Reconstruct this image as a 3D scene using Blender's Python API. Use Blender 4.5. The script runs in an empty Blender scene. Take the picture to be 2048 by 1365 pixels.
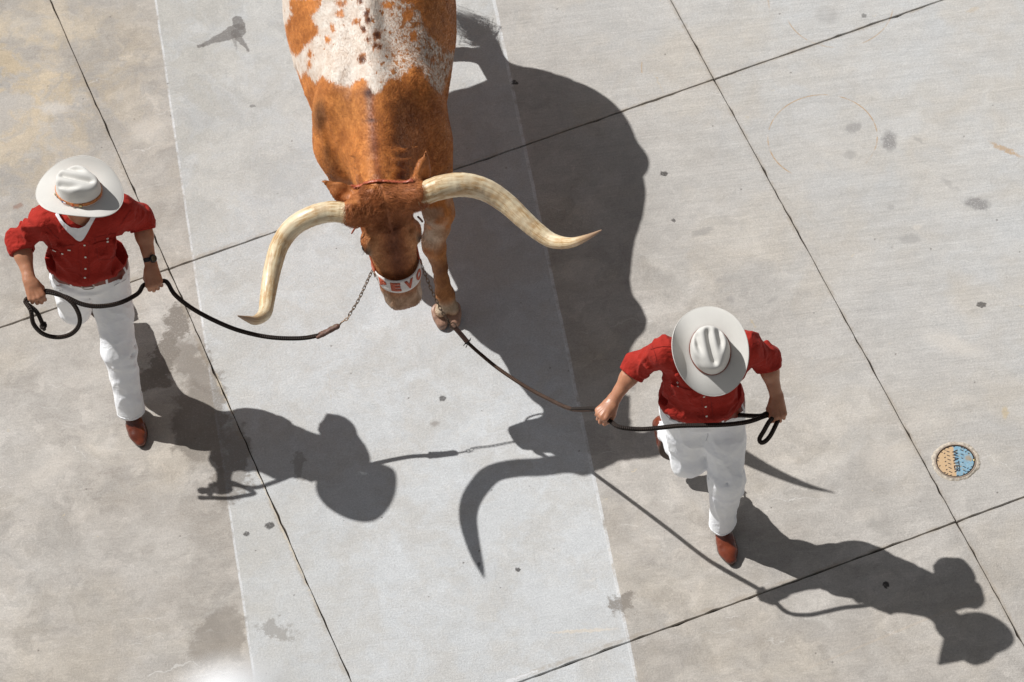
import bpy, bmesh, math, random, time
import numpy as np
from mathutils import Vector, Matrix
from mathutils.bvhtree import BVHTree
random.seed(7); np.random.seed(7)
SC = bpy.context.scene
COL = SC.collection
R = math.radians

# ---------------------------------------------------------------- camera (a long lens looking down from a balcony)
W, H = 2048, 1365
FPX, PITCH, ROLL, HC, Y0 = 9565.0, R(53.75), R(-6.9), 19.5, 14.0
_fw = np.array([0, math.cos(PITCH), -math.sin(PITCH)])
_up = np.array([0, math.sin(PITCH), math.cos(PITCH)])
_rt = np.array([1.0, 0, 0])
_r = math.cos(ROLL)*_rt + math.sin(ROLL)*_up
_u = -math.sin(ROLL)*_rt + math.cos(ROLL)*_up
cam = bpy.data.cameras.new('camera')
cam.sensor_width = 36.0
cam.lens = FPX/W*36.0
cam.clip_start = 0.5
cam.clip_end = 3000
cam.dof.use_dof = True
cam.dof.focus_distance = 23.2
cam.dof.aperture_fstop = 4.0
camo = bpy.data.objects.new('camera', cam)
COL.objects.link(camo)
M = Matrix(((_r[0], _u[0], -_fw[0], 0), (_r[1], _u[1], -_fw[1], -Y0), (_r[2], _u[2], -_fw[2], HC), (0, 0, 0, 1)))
camo.matrix_world = M
SC.camera = camo

# ---------------------------------------------------------------- sky, sun, exposure
KX, KY = 0.71, -0.505                        # shadow offset on the ground per metre of height
sun_el = math.atan2(1, math.hypot(KX, KY))
world = bpy.data.worlds.new("World"); SC.world = world; world.use_nodes = True
wn = world.node_tree; wn.nodes.clear()
sky = wn.nodes.new('ShaderNodeTexSky'); sky.sky_type = 'NISHITA'; sky.sun_disc = False
sky.sun_elevation = sun_el; sky.sun_rotation = math.atan2(-KX, -KY)
bg = wn.nodes.new('ShaderNodeBackground'); bg.inputs['Strength'].default_value = 0.046
wo = wn.nodes.new('ShaderNodeOutputWorld')
hs_ = wn.nodes.new('ShaderNodeHueSaturation'); hs_.inputs['Saturation'].default_value = .22
mx_ = wn.nodes.new('ShaderNodeMix'); mx_.data_type = 'RGBA'; mx_.blend_type = 'MULTIPLY'; mx_.inputs[0].default_value = 1; mx_.inputs[7].default_value = (1.0, 1.0, 1.0, 1)
wn.links.new(sky.outputs[0], hs_.inputs['Color']); wn.links.new(hs_.outputs[0], mx_.inputs[6]); wn.links.new(mx_.outputs[2], bg.inputs[0]); wn.links.new(bg.outputs[0], wo.inputs[0])
sl = bpy.data.lights.new('sun', 'SUN'); sl.energy = 4.25; sl.angle = R(0.53); sl.color = (1.0, 0.99, 0.972)
so = bpy.data.objects.new('sun', sl); COL.objects.link(so)
so.rotation_euler = Vector((KX, KY, -1)).to_track_quat('-Z', 'Y').to_euler()
so.location = (-8, 6, 20)
SC.view_settings.view_transform = 'Standard'; SC.view_settings.look = 'None'
SC.view_settings.exposure = 0.15; SC.view_settings.gamma = 1.0
SC.view_settings.use_curve_mapping = False
SC.cycles.max_bounces = 8; SC.cycles.diffuse_bounces = 4

# ---------------------------------------------------------------- helpers: points
def P(x, y, h=0.0):
    """world point seen at photo pixel (x, y) when it is h metres above the ground"""
    d = _fw*FPX + _r*(x-W/2) - _u*(y-H/2)
    t = (HC-h)/-d[2]
    return np.array([d[0]*t, d[1]*t-Y0, h])
def projn(X, Y, Z):
    vx, vy, vz = X, Y+Y0, Z-HC
    z = vx*_fw[0]+vy*_fw[1]+vz*_fw[2]
    return (W/2 + FPX*(vx*_r[0]+vy*_r[1]+vz*_r[2])/z, H/2 - FPX*(vx*_u[0]+vy*_u[1]+vz*_u[2])/z)
def V(*a): return np.array(a, float)
def nrm(v): v = np.asarray(v, float); return v/np.linalg.norm(v)
def spline(pts, n=8, closed=False):
    """Catmull-Rom through rows of pts (any width)"""
    p = np.array(pts, float); N = len(p)
    if closed: q = np.vstack([p[-1], p, p[0], p[1]]); segs = N
    else: q = np.vstack([2*p[0]-p[1], p, 2*p[-1]-p[-2]]); segs = N-1
    out = []
    for i in range(segs):
        a, b, c, d = q[i], q[i+1], q[i+2], q[i+3]
        for k in range(n):
            t = k/n
            out.append(0.5*((2*b)+(c-a)*t+(2*a-5*b+4*c-d)*t*t+(3*b-a-3*c+d)*t**3))
    if not closed: out.append(p[-1])
    return np.array(out)
def resamp(pts, step):
    p = np.array(pts, float); s = np.r_[0, np.cumsum(np.linalg.norm(np.diff(p[:, :3], axis=0), axis=1))]
    n = max(2, int(round(s[-1]/step))+1); t = np.linspace(0, s[-1], n)
    return np.stack([np.interp(t, s, p[:, i]) for i in range(p.shape[1])], 1)

# ---------------------------------------------------------------- helpers: objects
def link(o, parent=None):
    COL.objects.link(o)
    if parent is not None:
        o.parent = parent
        o.matrix_parent_inverse = parent.matrix_basis.inverted()
    return o
def mesh(name, v, f, mat=None, parent=None, smooth=True):
    me = bpy.data.meshes.new(name)
    me.from_pydata([tuple(map(float, a)) for a in v], [], [tuple(map(int, a)) for a in f])
    if smooth: me.polygons.foreach_set('use_smooth', [True]*len(me.polygons))
    if mat: me.materials.append(mat)
    me.update()
    return link(bpy.data.objects.new(name, me), parent)
def big(name, v, f, mat=None, parent=None):
    """fast mesh from numpy quads"""
    me = bpy.data.meshes.new(name)
    me.vertices.add(len(v)); me.vertices.foreach_set('co', np.asarray(v, np.float32).ravel())
    f = np.asarray(f, np.int32)
    me.loops.add(f.size); me.loops.foreach_set('vertex_index', f.ravel())
    me.polygons.add(len(f)); me.polygons.foreach_set('loop_start', np.arange(0, f.size, 4, dtype=np.int32))
    me.polygons.foreach_set('loop_total', np.full(len(f), 4, np.int32))
    me.polygons.foreach_set('use_smooth', np.ones(len(f), bool))
    me.update(calc_edges=True); me.validate()
    if mat: me.materials.append(mat)
    return link(bpy.data.objects.new(name, me), parent)
def tag(o, label=None, cat=None, group=None, kind=None):
    if label: o['label'] = label
    if cat: o['category'] = cat
    if group: o['group'] = group
    if kind: o['kind'] = kind
    return o
def empty(name, loc=(0, 0, 0)):
    o = bpy.data.objects.new(name, None); o.location = loc; o.empty_display_size = .1
    return link(o)
def subsurf(o, n=1):
    m = o.modifiers.new('s', 'SUBSURF'); m.levels = n; m.render_levels = n; return o
def solid(o, t, off=0):
    m = o.modifiers.new('t', 'SOLIDIFY'); m.thickness = t; m.offset = off; return o
def tube(name, pts, rad, mat, parent=None, sides=10, cap=True, closed=False, uvs=False):
    pts = np.array(pts, float); n = len(pts)
    rad = np.broadcast_to(np.asarray(rad, float), (n,))
    T = np.gradient(pts, axis=0) if not closed else (np.roll(pts, -1, 0)-np.roll(pts, 1, 0))
    T /= np.linalg.norm(T, axis=1)[:, None]+1e-12
    a = nrm(np.cross(T[0], [0.13, 0.21, 1.0])); v = []
    for i in range(n):
        a = a-T[i]*(a@T[i]); a /= np.linalg.norm(a); b = np.cross(T[i], a)
        for k in range(sides):
            th = 2*math.pi*k/sides
            v.append(pts[i]+(a*math.cos(th)+b*math.sin(th))*rad[i])
    f = []
    for i in range(n if closed else n-1):
        for k in range(sides):
            k2 = (k+1) % sides; j = (i+1) % n
            f.append((i*sides+k, i*sides+k2, j*sides+k2, j*sides+k))
    nq = len(f)
    if cap and not closed:
        f.append(tuple(range(sides-1, -1, -1))); f.append(tuple((n-1)*sides+k for k in range(sides)))
    o = mesh(name, v, f, mat, parent)
    if uvs:
        s = np.r_[0, np.cumsum(np.linalg.norm(np.diff(pts, axis=0), axis=1))]
        uv = o.data.uv_layers.new(name='uv'); li = 0
        for q in range(nq):
            i, k = divmod(q, sides)
            for (du, dv) in ((0, 0), (1, 0), (1, 1), (0, 1)):
                uv.data[li].uv = ((k+du)/sides, s[min(i+dv, n-1)]); li += 1
    return o
def box(name, c, ax, half, mat, parent=None, bev=.0):
    """oriented box: centre, 3 axes rows, half sizes"""
    c = np.array(c, float); v = []
    for i in (-1, 1):
        for j in (-1, 1):
            for k in (-1, 1):
                v.append(c+i*half[0]*np.array(ax[0])+j*half[1]*np.array(ax[1])+k*half[2]*np.array(ax[2]))
    f = [(0, 1, 3, 2), (4, 6, 7, 5), (0, 4, 5, 1), (2, 3, 7, 6), (0, 2, 6, 4), (1, 5, 7, 3)]
    o = mesh(name, v, f, mat, parent, smooth=bev > 0)
    if bev:
        m = o.modifiers.new('b', 'BEVEL'); m.width = bev; m.segments = 2
    return o
def disc(name, c, n, r, th, mat, parent=None, sides=16, dome=.0):
    n = nrm(n); a = nrm(np.cross(n, [.31, .2, 1])); b = np.cross(n, a); v = []; f = []
    rings = [(1, 0), (1, th*.8), (.86, th), (.4, th+dome)]
    for (q, z) in rings:
        for k in range(sides):
            t = 2*math.pi*k/sides; v.append(np.array(c)+n*z+(a*math.cos(t)+b*math.sin(t))*r*q)
    for i in range(len(rings)-1):
        for k in range(sides):
            f.append((i*sides+k, i*sides+(k+1) % sides, (i+1)*sides+(k+1) % sides, (i+1)*sides+k))
    f.append(tuple((len(rings)-1)*sides+k for k in range(sides))); f.append(tuple(range(sides-1, -1, -1)))
    return mesh(name, v, f, mat, parent)

# ---------------------------------------------------------------- helpers: signed distance fields and surface nets
def hashn(i, j, k, s):
    h = (i*374761393+j*668265263+k*2147483647+s*974711) & 0x7fffffff
    h = ((h ^ (h >> 13))*1274126177) & 0x7fffffff
    return ((h ^ (h >> 16)) & 0xffff)/65535.0
def vn(x, y, z, s=0):
    """value noise 0..1"""
    x, y, z = [np.asarray(a, np.float64) for a in np.broadcast_arrays(x, y, z)]
    i, j, k = np.floor(x).astype(np.int64), np.floor(y).astype(np.int64), np.floor(z).astype(np.int64)
    u, v, w = x-i, y-j, z-k
    u, v, w = u*u*(3-2*u), v*v*(3-2*v), w*w*(3-2*w)
    r = 0
    for a in (0, 1):
        for b in (0, 1):
            for c in (0, 1):
                r = r+(u if a else 1-u)*(v if b else 1-v)*(w if c else 1-w)*hashn(i+a, j+b, k+c, s)
    return r
def fbm(x, y, z, s=0, o=3):
    r = 0; a = .5
    for q in range(o):
        r = r+a*vn(x*2**q, y*2**q, z*2**q, s+q); a *= .5
    return r/(1-.5**o)
def cap(a, b, ra, rb=None):
    rb = ra if rb is None else rb; a = np.array(a, float); b = np.array(b, float); ab = b-a; L = max(ab@ab, 1e-12)
    def fn(X, Y, Z):
        px, py, pz = X-a[0], Y-a[1], Z-a[2]
        t = np.clip((px*ab[0]+py*ab[1]+pz*ab[2])/L, 0, 1)
        return np.sqrt((px-ab[0]*t)**2+(py-ab[1]*t)**2+(pz-ab[2]*t)**2)-(ra+(rb-ra)*t)
    m = max(ra, rb)
    return fn, (np.minimum(a, b)-m, np.maximum(a, b)+m)
def ell(c, r, ax=None):
    c = np.array(c, float); r = np.array(r, float); A = np.eye(3) if ax is None else np.array([nrm(q) for q in ax])
    def fn(X, Y, Z):
        px, py, pz = X-c[0], Y-c[1], Z-c[2]
        k0 = 0; k1 = 0
        for i in range(3):
            q = (px*A[i][0]+py*A[i][1]+pz*A[i][2])/r[i]
            k0 = k0+q*q; k1 = k1+(q/r[i])**2
        k0 = np.sqrt(k0); return k0*(k0-1)/np.sqrt(k1+1e-9)
    e = np.sqrt(sum((A[i]*r[i])**2 for i in range(3)))
    return fn, (c-e, c+e)
def ecap(a, b, ra, rb, n, ratio):
    """tapered capsule squashed along n by ratio"""
    n = nrm(n); a = np.array(a, float); b = np.array(b, float)
    sa, sb = a+n*(a@n)*(1/ratio-1), b+n*(b@n)*(1/ratio-1)
    f0, _ = cap(sa, sb, ra, rb)
    def fn(X, Y, Z):
        q = (X*n[0]+Y*n[1]+Z*n[2])*(1/ratio-1)
        return f0(X+n[0]*q, Y+n[1]*q, Z+n[2]*q)*min(ratio, 1)
    m = max(ra, rb)*max(ratio, 1)
    return fn, (np.minimum(a, b)-m, np.maximum(a, b)+m)
def rbox(c, ax, half, rr=.004):
    c = np.array(c, float); A = np.array([nrm(q) for q in ax]); hf = np.array(half)-rr
    def fn(X, Y, Z):
        px, py, pz = X-c[0], Y-c[1], Z-c[2]
        q = [np.abs(px*A[i][0]+py*A[i][1]+pz*A[i][2])-hf[i] for i in range(3)]
        o = np.sqrt(np.maximum(q[0], 0)**2+np.maximum(q[1], 0)**2+np.maximum(q[2], 0)**2)
        return o+np.minimum(np.maximum(np.maximum(q[0], q[1]), q[2]), 0)-rr
    e = np.sqrt(sum((A[i]*half[i])**2 for i in range(3)))*1.75
    return fn, (c-e, c+e)
def plane(p, n):
    """positive on the side n points to (use with inter: keeps the other side)"""
    p = np.array(p, float); n = nrm(n)
    return (lambda X, Y, Z: (X-p[0])*n[0]+(Y-p[1])*n[1]+(Z-p[2])*n[2]), None
class Field:
    def __init__(s): s.ops = []
    def u(s, fb, k=.02): s.ops.append(('u', fb[0], fb[1], k)); return s
    def sub(s, fb, k=.005): s.ops.append(('s', fb[0], fb[1], k)); return s
    def i(s, fb, k=.0): s.ops.append(('i', fb[0], None, k)); return s
    def il(s, fb, bb, k=.0): s.ops.append(('i', fb[0], bb, k)); return s
    def d(s, fn, bb=None): s.ops.append(('d', fn, bb, .03)); return s
    def copy(s): f = Field(); f.ops = list(s.ops); return f
    def bounds(s):
        bs = [o[2] for o in s.ops if o[0] == 'u']
        return np.min([b[0] for b in bs], 0)-.02, np.max([b[1] for b in bs], 0)+.02
    def ev(s, xs, ys, zs):
        D = np.full((len(xs), len(ys), len(zs)), 1.0, np.float32)
        for (op, fn, bb, k) in s.ops:
            if bb is None: sl_ = (slice(None),)*3
            else:
                pad = k+.035; sl_ = []
                for q, arr in enumerate((xs, ys, zs)):
                    a = np.searchsorted(arr, bb[0][q]-pad); b = np.searchsorted(arr, bb[1][q]+pad); sl_.append(slice(a, b))
                sl_ = tuple(sl_)
                if any(q.stop <= q.start for q in sl_): continue
            X = xs[sl_[0]][:, None, None]; Y = ys[sl_[1]][None, :, None]; Z = zs[sl_[2]][None, None, :]
            d0 = D[sl_]
            if op == 'd':
                m = np.abs(d0) < .035
                if m.any():
                    Xb, Yb, Zb = np.broadcast_arrays(X, Y, Z)
                    d0[m] += fn(Xb[m], Yb[m], Zb[m]).astype(np.float32)
                continue
            d1 = fn(X, Y, Z).astype(np.float32)
            if op == 'u':
                h = np.maximum(k-np.abs(d0-d1), 0)/max(k, 1e-6); D[sl_] = np.minimum(d0, d1)-h*h*k*.25
            elif op == 's':
                d1 = -d1; h = np.maximum(k-np.abs(d0-d1), 0)/max(k, 1e-6); D[sl_] = np.maximum(d0, d1)+h*h*k*.25
            else:
                h = np.maximum(k-np.abs(d0-d1), 0)/max(k, 1e-6); D[sl_] = np.maximum(d0, d1)+h*h*k*.25
        return D
    def at(s, p):
        return float(s.ev(np.array([p[0]]), np.array([p[1]]), np.array([p[2]]))[0, 0, 0])
    def mesh(s, h, lo=None, hi=None, post=None):
        b0, b1 = s.bounds()
        lo = b0 if lo is None else np.array(lo, float); hi = b1 if hi is None else np.array(hi, float)
        g = [np.arange(lo[i]-2*h, hi[i]+3*h, h) for i in range(3)]
        D = s.ev(*g)
        if post is not None:
            D = post(D, g[0][:, None, None], g[1][None, :, None], g[2][None, None, :]).astype(np.float32)
        D[0] = D[-1] = 1; D[:, 0] = D[:, -1] = 1; D[:, :, 0] = D[:, :, -1] = 1
        return nets(D, g, h)
def nets(D, g, h):
    ins = D < 0
    n = np.array(D.shape)
    cnt = np.zeros(tuple(n-1), np.uint8)
    for a in (0, 1):
        for b in (0, 1):
            for c in (0, 1):
                cnt += ins[a:n[0]-1+a, b:n[1]-1+b, c:n[2]-1+c]
    act = (cnt > 0) & (cnt < 8)
    idx = np.argwhere(act)
    ids = np.full(act.shape, -1, np.int64); ids[act] = np.arange(len(idx))
    corners = [(a, b, c) for a in (0, 1) for b in (0, 1) for c in (0, 1)]
    cv = {c: D[idx[:, 0]+c[0], idx[:, 1]+c[1], idx[:, 2]+c[2]] for c in corners}
    s = np.zeros((len(idx), 3)); w = np.zeros(len(idx))
    for c in corners:
        for ax in range(3):
            if c[ax] == 0:
                e = list(c); e[ax] = 1; e = tuple(e)
                d0, d1 = cv[c], cv[e]; m = (d0 < 0) != (d1 < 0)
                t = d0[m]/(d0[m]-d1[m])
                p = np.array(c, float)[None, :].repeat(m.sum(), 0); p[:, ax] += t
                s[m] += p; w[m] += 1
    v = (idx+s/w[:, None])*h+np.array([g[0][0], g[1][0], g[2][0]])
    F = []
    for ax in range(3):
        o = [1 if q == ax else 0 for q in range(3)]
        A = ins[:n[0]-o[0], :n[1]-o[1], :n[2]-o[2]]; B = ins[o[0]:, o[1]:, o[2]:]
        e = np.argwhere(A != B)
        b, c = (ax+1) % 3, (ax+2) % 3
        e = e[(e[:, b] > 0) & (e[:, c] > 0) & (e[:, b] < n[b]-1) & (e[:, c] < n[c]-1)]
        def cell(db, dc):
            q = e.copy(); q[:, b] -= db; q[:, c] -= dc
            return ids[q[:, 0], q[:, 1], q[:, 2]]
        quad = np.stack([cell(1, 1), cell(0, 1), cell(0, 0), cell(1, 0)], 1)
        flip = ~A[e[:, 0], e[:, 1], e[:, 2]]
        quad[flip] = quad[flip][:, ::-1]
        F.append(quad)
    F = np.vstack(F)
    return v, F
def merge(*vf):
    vs, fs, o = [], [], 0
    for v, f in vf: vs.append(v); fs.append(f+o); o += len(v)
    return np.vstack(vs), np.vstack(fs)
def bvh_of(v, f):
    return BVHTree.FromPolygons([tuple(a) for a in v.tolist()], [tuple(a) for a in f.tolist()])
CAMP = Vector((0, -Y0, HC))
def hit(bvh, x, y, off=0.0):
    """point of a surface (and its normal) that shows at photo pixel x, y"""
    d = Vector(_fw*FPX+_r*(x-W/2)-_u*(y-H/2)).normalized()
    loc, n, i, dist = bvh.ray_cast(CAMP, d)
    if loc is None: return None, None
    if n.dot(d) > 0: n = -n
    return np.array(loc+n*off), np.array(n)

# ---------------------------------------------------------------- materials
class NT:
    def __init__(s, name):
        s.m = bpy.data.materials.new(name); s.m.use_nodes = True; s.t = s.m.node_tree; s.t.nodes.clear()
        s.out = s.t.nodes.new('ShaderNodeOutputMaterial'); s.b = s.t.nodes.new('ShaderNodeBsdfPrincipled')
        s.t.links.new(s.b.outputs[0], s.out.inputs[0])
    def set(s, sock, v):
        if isinstance(v, bpy.types.NodeSocket): s.t.links.new(v, sock)
        elif v is not None:
            if sock.type == 'RGBA' and not hasattr(v, '__len__'): v = (v, v, v, 1)
            if sock.type == 'RGBA' and len(v) == 3: v = (*v, 1)
            if sock.type == 'VECTOR' and not hasattr(v, '__len__'): v = (v, v, v)
            sock.default_value = v
    def n(s, typ, **kw):
        x = s.t.nodes.new('ShaderNode'+typ)
        for k, v in kw.items(): setattr(x, k, v)
        return x
    def math(s, op, a, b=None, c=None, clamp=False):
        x = s.n('Math', operation=op, use_clamp=clamp)
        for i, v in enumerate((a, b, c)):
            if v is not None: s.set(x.inputs[i], v)
        return x.outputs[0]
    def vmath(s, op, a, b=None):
        x = s.n('VectorMath', operation=op); s.set(x.inputs[0], a)
        if op == 'SCALE': s.set(x.inputs[3], b)
        elif b is not None: s.set(x.inputs[1], b)
        return x.outputs[1] if op in ('LENGTH', 'DOT_PRODUCT', 'DISTANCE') else x.outputs[0]
    def pos(s):
        return s.n('NewGeometry').outputs[0]
    def noise(s, vec, scale, detail=3, rough=.55, dist=0, col=False):
        x = s.n('TexNoise'); s.set(x.inputs['Vector'], vec); x.inputs['Scale'].default_value = scale
        x.inputs['Detail'].default_value = detail; x.inputs['Roughness'].default_value = rough; x.inputs['Distortion'].default_value = dist
        return x.outputs[1] if col else x.outputs[0]
    def map(s, v, a, b, c=0.0, d=1.0, smooth=True):
        x = s.n('MapRange', interpolation_type='SMOOTHSTEP' if smooth else 'LINEAR'); s.set(x.inputs[0], v)
        for i, q in enumerate((a, b, c, d)): s.set(x.inputs[i+1], q)
        return x.outputs[0]
    def mix(s, f, a, b, mode='MIX'):
        x = s.n('Mix', data_type='RGBA', blend_type=mode); s.set(x.inputs[0], f); s.set(x.inputs[6], a); s.set(x.inputs[7], b)
        return x.outputs[2]
    def attr(s, name, fac=True):
        x = s.n('Attribute', attribute_name=name); return x.outputs['Fac'] if fac else x.outputs['Color']
    def bump(s, h, strength=.3, dist=.002, nor=None):
        x = s.n('Bump'); s.set(x.inputs['Height'], h); x.inputs['Strength'].default_value = strength; x.inputs['Distance'].default_value = dist
        if nor is not None: s.set(x.inputs['Normal'], nor)
        return x.outputs[0]
    def fin(s, col=None, rough=None, nor=None, **kw):
        if col is not None: s.set(s.b.inputs['Base Color'], col)
        if rough is not None: s.set(s.b.inputs['Roughness'], rough)
        if nor is not None: s.set(s.b.inputs['Normal'], nor)
        for k, v in kw.items(): s.set(s.b.inputs[k.replace('_', ' ')], v)
        return s.m
    def stretch(s, vec, sc, rot=(0, 0, 0)):
        x = s.n('Mapping'); s.set(x.inputs[0], vec); x.inputs[2].default_value = rot; x.inputs[3].default_value = sc
        return x.outputs[0]

_g11, _g12, _g22 = P(338.1, 538.1)[:2], P(1428.4, 159)[:2], P(1913, 1044)[:2]
_EM = np.linalg.inv(np.stack([_g12-_g11, _g22-_g12], 1))
def concrete(cell=None):
    """weathered slab concrete; cell = (i, j) adds the stains that lie on that slab"""
    t = NT('concrete'); p = t.pos()
    def near(pts, m):
        if cell is None: return False
        q = np.array([_EM@(np.array(P(*a_)[:2])-_g11) for a_ in pts])-np.array(cell)
        return (q[:, 0].max() > -m) and (q[:, 0].min() < 1+m) and (q[:, 1].max() > -m) and (q[:, 1].min() < 1+m)
    sep = t.n('SeparateXYZ'); t.set(sep.inputs[0], p); px, py = sep.outputs[0], sep.outputs[1]
    flat = t.n('CombineXYZ'); t.set(flat.inputs[0], px); t.set(flat.inputs[1], py); p2 = flat.outputs[0]
    wob = t.noise(p2, 9, 4, .6, col=True)
    wv = t.vmath('SCALE', t.vmath('SUBTRACT', wob, (.5, .5, .5)), .10)
    pw = t.vmath('ADD', p2, wv)                       # ragged coordinates for stains
    wv2 = t.vmath('SCALE', t.vmath('SUBTRACT', t.noise(p2, 2.2, 3, .6, col=True), (.5, .5, .5)), .35)
    pw2 = t.vmath('ADD', pw, wv2)
    # the lighter poured strip between two old form lines
    def sdline(a, b, vec):
        A, B = P(*a), P(*b); d = nrm((B-A)[:2]); n = (-d[1], d[0])
        return t.math('SUBTRACT', t.vmath('DOT_PRODUCT', vec, (n[0], n[1], 0)), float(n[0]*A[0]+n[1]*A[1]))
    jit = t.vmath('ADD', p2, t.vmath('SCALE', t.vmath('SUBTRACT', t.noise(p2, 5, 5, .65, col=True), (.5, .5, .5)), .012))
    L1 = sdline((312, 0), (511, 1365), jit); L2 = sdline((986, 0), (1272, 1365), jit)
    inband = t.math('MULTIPLY', t.map(L1, -.004, .004), t.map(L2, .004, -.004))
    lines = t.math('MAXIMUM', t.map(t.math('ABSOLUTE', t.math('ADD', L1, .003)), .007, .004), t.map(t.math('ABSOLUTE', t.math('SUBTRACT', L2, .004)), .0105, .0065))
    # base tone
    def n01(vec, sc, d=4, r=.62, lo=.33, hi=.67): return t.map(t.noise(vec, sc, d, r), lo, hi, 0, 1, False)
    off = lambda x, y: t.vmath('ADD', pw2, (x, y, 0))
    big1 = n01(pw2, .9, 5); big2 = n01(off(7, 3), 2.4, 6, .66, .36, .64); marb = n01(off(1, 5), 5.5, 6, .7, .36, .62)
    veil = n01(t.vmath('ADD', t.stretch(pw2, (1, 1.8, 1), (0, 0, .6)), (3, 3, 0)), 3.0, 6, .7, .45, .60)
    mid = n01(pw, 17, 5, .7); fine = n01(p2, 95, 3, .75, .36, .64); grit = n01(t.vmath('ADD', p2, (5, 5, 0)), 210, 2, .8, .36, .64)
    beige = t.mix(big1, (.385, .350, .312), (.475, .448, .418))
    beige = t.mix(t.math('MULTIPLY', big2, .5), beige, (.335, .30, .262))
    beige = t.mix(t.math('MULTIPLY', veil, .30), beige, (.52, .49, .45))
    yel = t.map(t.vmath('LENGTH', t.vmath('SUBTRACT', pw2, tuple(P(10, 180)))), 1.1, .1)
    beige = t.mix(t.math('MULTIPLY', t.math('MULTIPLY', yel, .8), t.map(marb, .2, .9)), beige, (.47, .375, .25))
    # right side slabs are cooler and paler
    cool = t.map(t.vmath('DOT_PRODUCT', pw2, (.83, .55, 0)), .4, 2.8)
    beige = t.mix(t.math('MULTIPLY', cool, .8), beige, t.mix(big2, (.50, .482, .455), (.52, .525, .525)))
    warm = t.math('MULTIPLY', n01(off(12, 4), 1.6, 4, .6, .48, .66), .35)
    beige = t.mix(warm, beige, (.50, .435, .35))
    pale = t.mix(big1, (.50, .505, .505), (.555, .565, .572))
    pale = t.mix(t.math('MULTIPLY', n01(off(2, 9), 3.2, 6, .72, .44, .60), .6), pale, (.47, .45, .42))
    # the strip is dirtiest at its far end and along its left line
    dirty = t.math('ADD', t.map(t.vmath('DOT_PRODUCT', p2, (0, 1, 0)), .2, 2.4, 0, .55), t.map(L1, .75, .0, 0, .55))
    pale = t.mix(t.math('MULTIPLY', dirty, t.map(marb, .1, .8, .45, 1)), pale, (.44, .425, .395))
    col = t.mix(inband, beige, pale)
    col = t.mix(t.math('MULTIPLY', lines, t.math('MULTIPLY', t.map(t.noise(p2, 11, 4, .7), .32, .55), .8)), col, (.64, .645, .65))
    # broom strokes
    ang = math.atan2(*(nrm((P(1430, 158)-P(338, 538))[:2])[::-1]))-.10
    br = n01(t.stretch(p2, (3.5, 105, 1), (0, 0, -ang)), 1.0, 3, .6)
    br2 = n01(t.stretch(pw, (1.3, 26, 1), (0, 0, -ang)), 1.0, 4, .7)
    def shade(c, f, amt):   # multiply by 1 +- amt
        v = t.math('ADD', t.math('MULTIPLY', t.math('SUBTRACT', f, .5), amt*2), 1.0)
        cc = t.n('CombineXYZ'); [t.set(cc.inputs[i], v) for i in range(3)]
        return t.vmath('MULTIPLY', c, cc.outputs[0])
    bm = t.math('MULTIPLY', t.math('SUBTRACT', 1.0, t.math('MULTIPLY', inband, .6)), t.map(cool, 0, .5, .45, 1))
    col = shade(col, t.math('ADD', t.math('MULTIPLY', t.math('SUBTRACT', br, .5), bm), .5), .065)
    col = shade(col, t.math('ADD', t.math('MULTIPLY', t.math('SUBTRACT', br2, .5), bm), .5), .045)
    lf = t.math('MULTIPLY', t.map(cool, 0, .6, .95, .32), t.math('SUBTRACT', 1.0, t.math('MULTIPLY', inband, t.map(t.vmath('DOT_PRODUCT', p2, (0, 1, 0)), 1.8, -.2, .25, .72))))
    for q_, (th_, am) in enumerate(((.46, .075), (.53, .07), (.60, .06))):
        w_ = t.map(t.noise(t.vmath('ADD', pw2, (q_*9, 2, 0)), 2.3, 7, .70), th_, th_+.018)
        col = shade(col, t.math('ADD', t.math('MULTIPLY', t.math('SUBTRACT', w_, .5), lf), .5), am*.6)
    col = shade(col, t.math('ADD', t.math('MULTIPLY', t.math('SUBTRACT', marb, .5), lf), .5), .085); col = shade(col, mid, .05); col = shade(col, fine, .095); col = shade(col, grit, .11)
    # pores, pits and pale flakes
    vo = t.n('TexVoronoi'); t.set(vo.inputs['Vector'], p2); vo.inputs['Scale'].default_value = 11
    rs = t.n('SeparateColor'); t.set(rs.inputs[0], vo.outputs['Color'])
    pit = t.math('MULTIPLY', t.map(vo.outputs['Distance'], .075, .03), t.map(rs.outputs[0], .72, .76))
    col = t.mix(t.math('MULTIPLY', pit, .6), col, (.13, .115, .10))
    vo2 = t.n('TexVoronoi'); t.set(vo2.inputs['Vector'], t.vmath('ADD', pw, (3, 1, 0))); vo2.inputs['Scale'].default_value = 7
    rs2 = t.n('SeparateColor'); t.set(rs2.inputs[0], vo2.outputs['Color'])
    fl = t.math('MULTIPLY', t.map(t.math('ABSOLUTE', t.math('SUBTRACT', vo2.outputs['Distance'], .05)), .025, .012), t.map(rs2.outputs[1], .80, .84))
    col = t.mix(t.math('MULTIPLY', t.math('MULTIPLY', fl, .5), t.map(t.noise(p2, 60, 2, .5), .45, .55)), col, (.60, .50, .35))
    # thin scratches
    for q_, (rz, am) in enumerate(((.35, .5), (1.3, .4), (-.5, .4))):
        sc_ = t.noise(t.vmath('ADD', t.stretch(pw2, (2.0, 75, 1), (0, 0, rz)), (q_*7, 3, 0)), 1.0, 2, .5)
        m_ = t.math('MULTIPLY', t.map(sc_, .67, .72), t.map(t.noise(off(q_*3, 8), 2.0, 2, .5), .52, .60))
        col = t.mix(t.math('MULTIPLY', m_, am), col, (.63, .61, .58))
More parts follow.
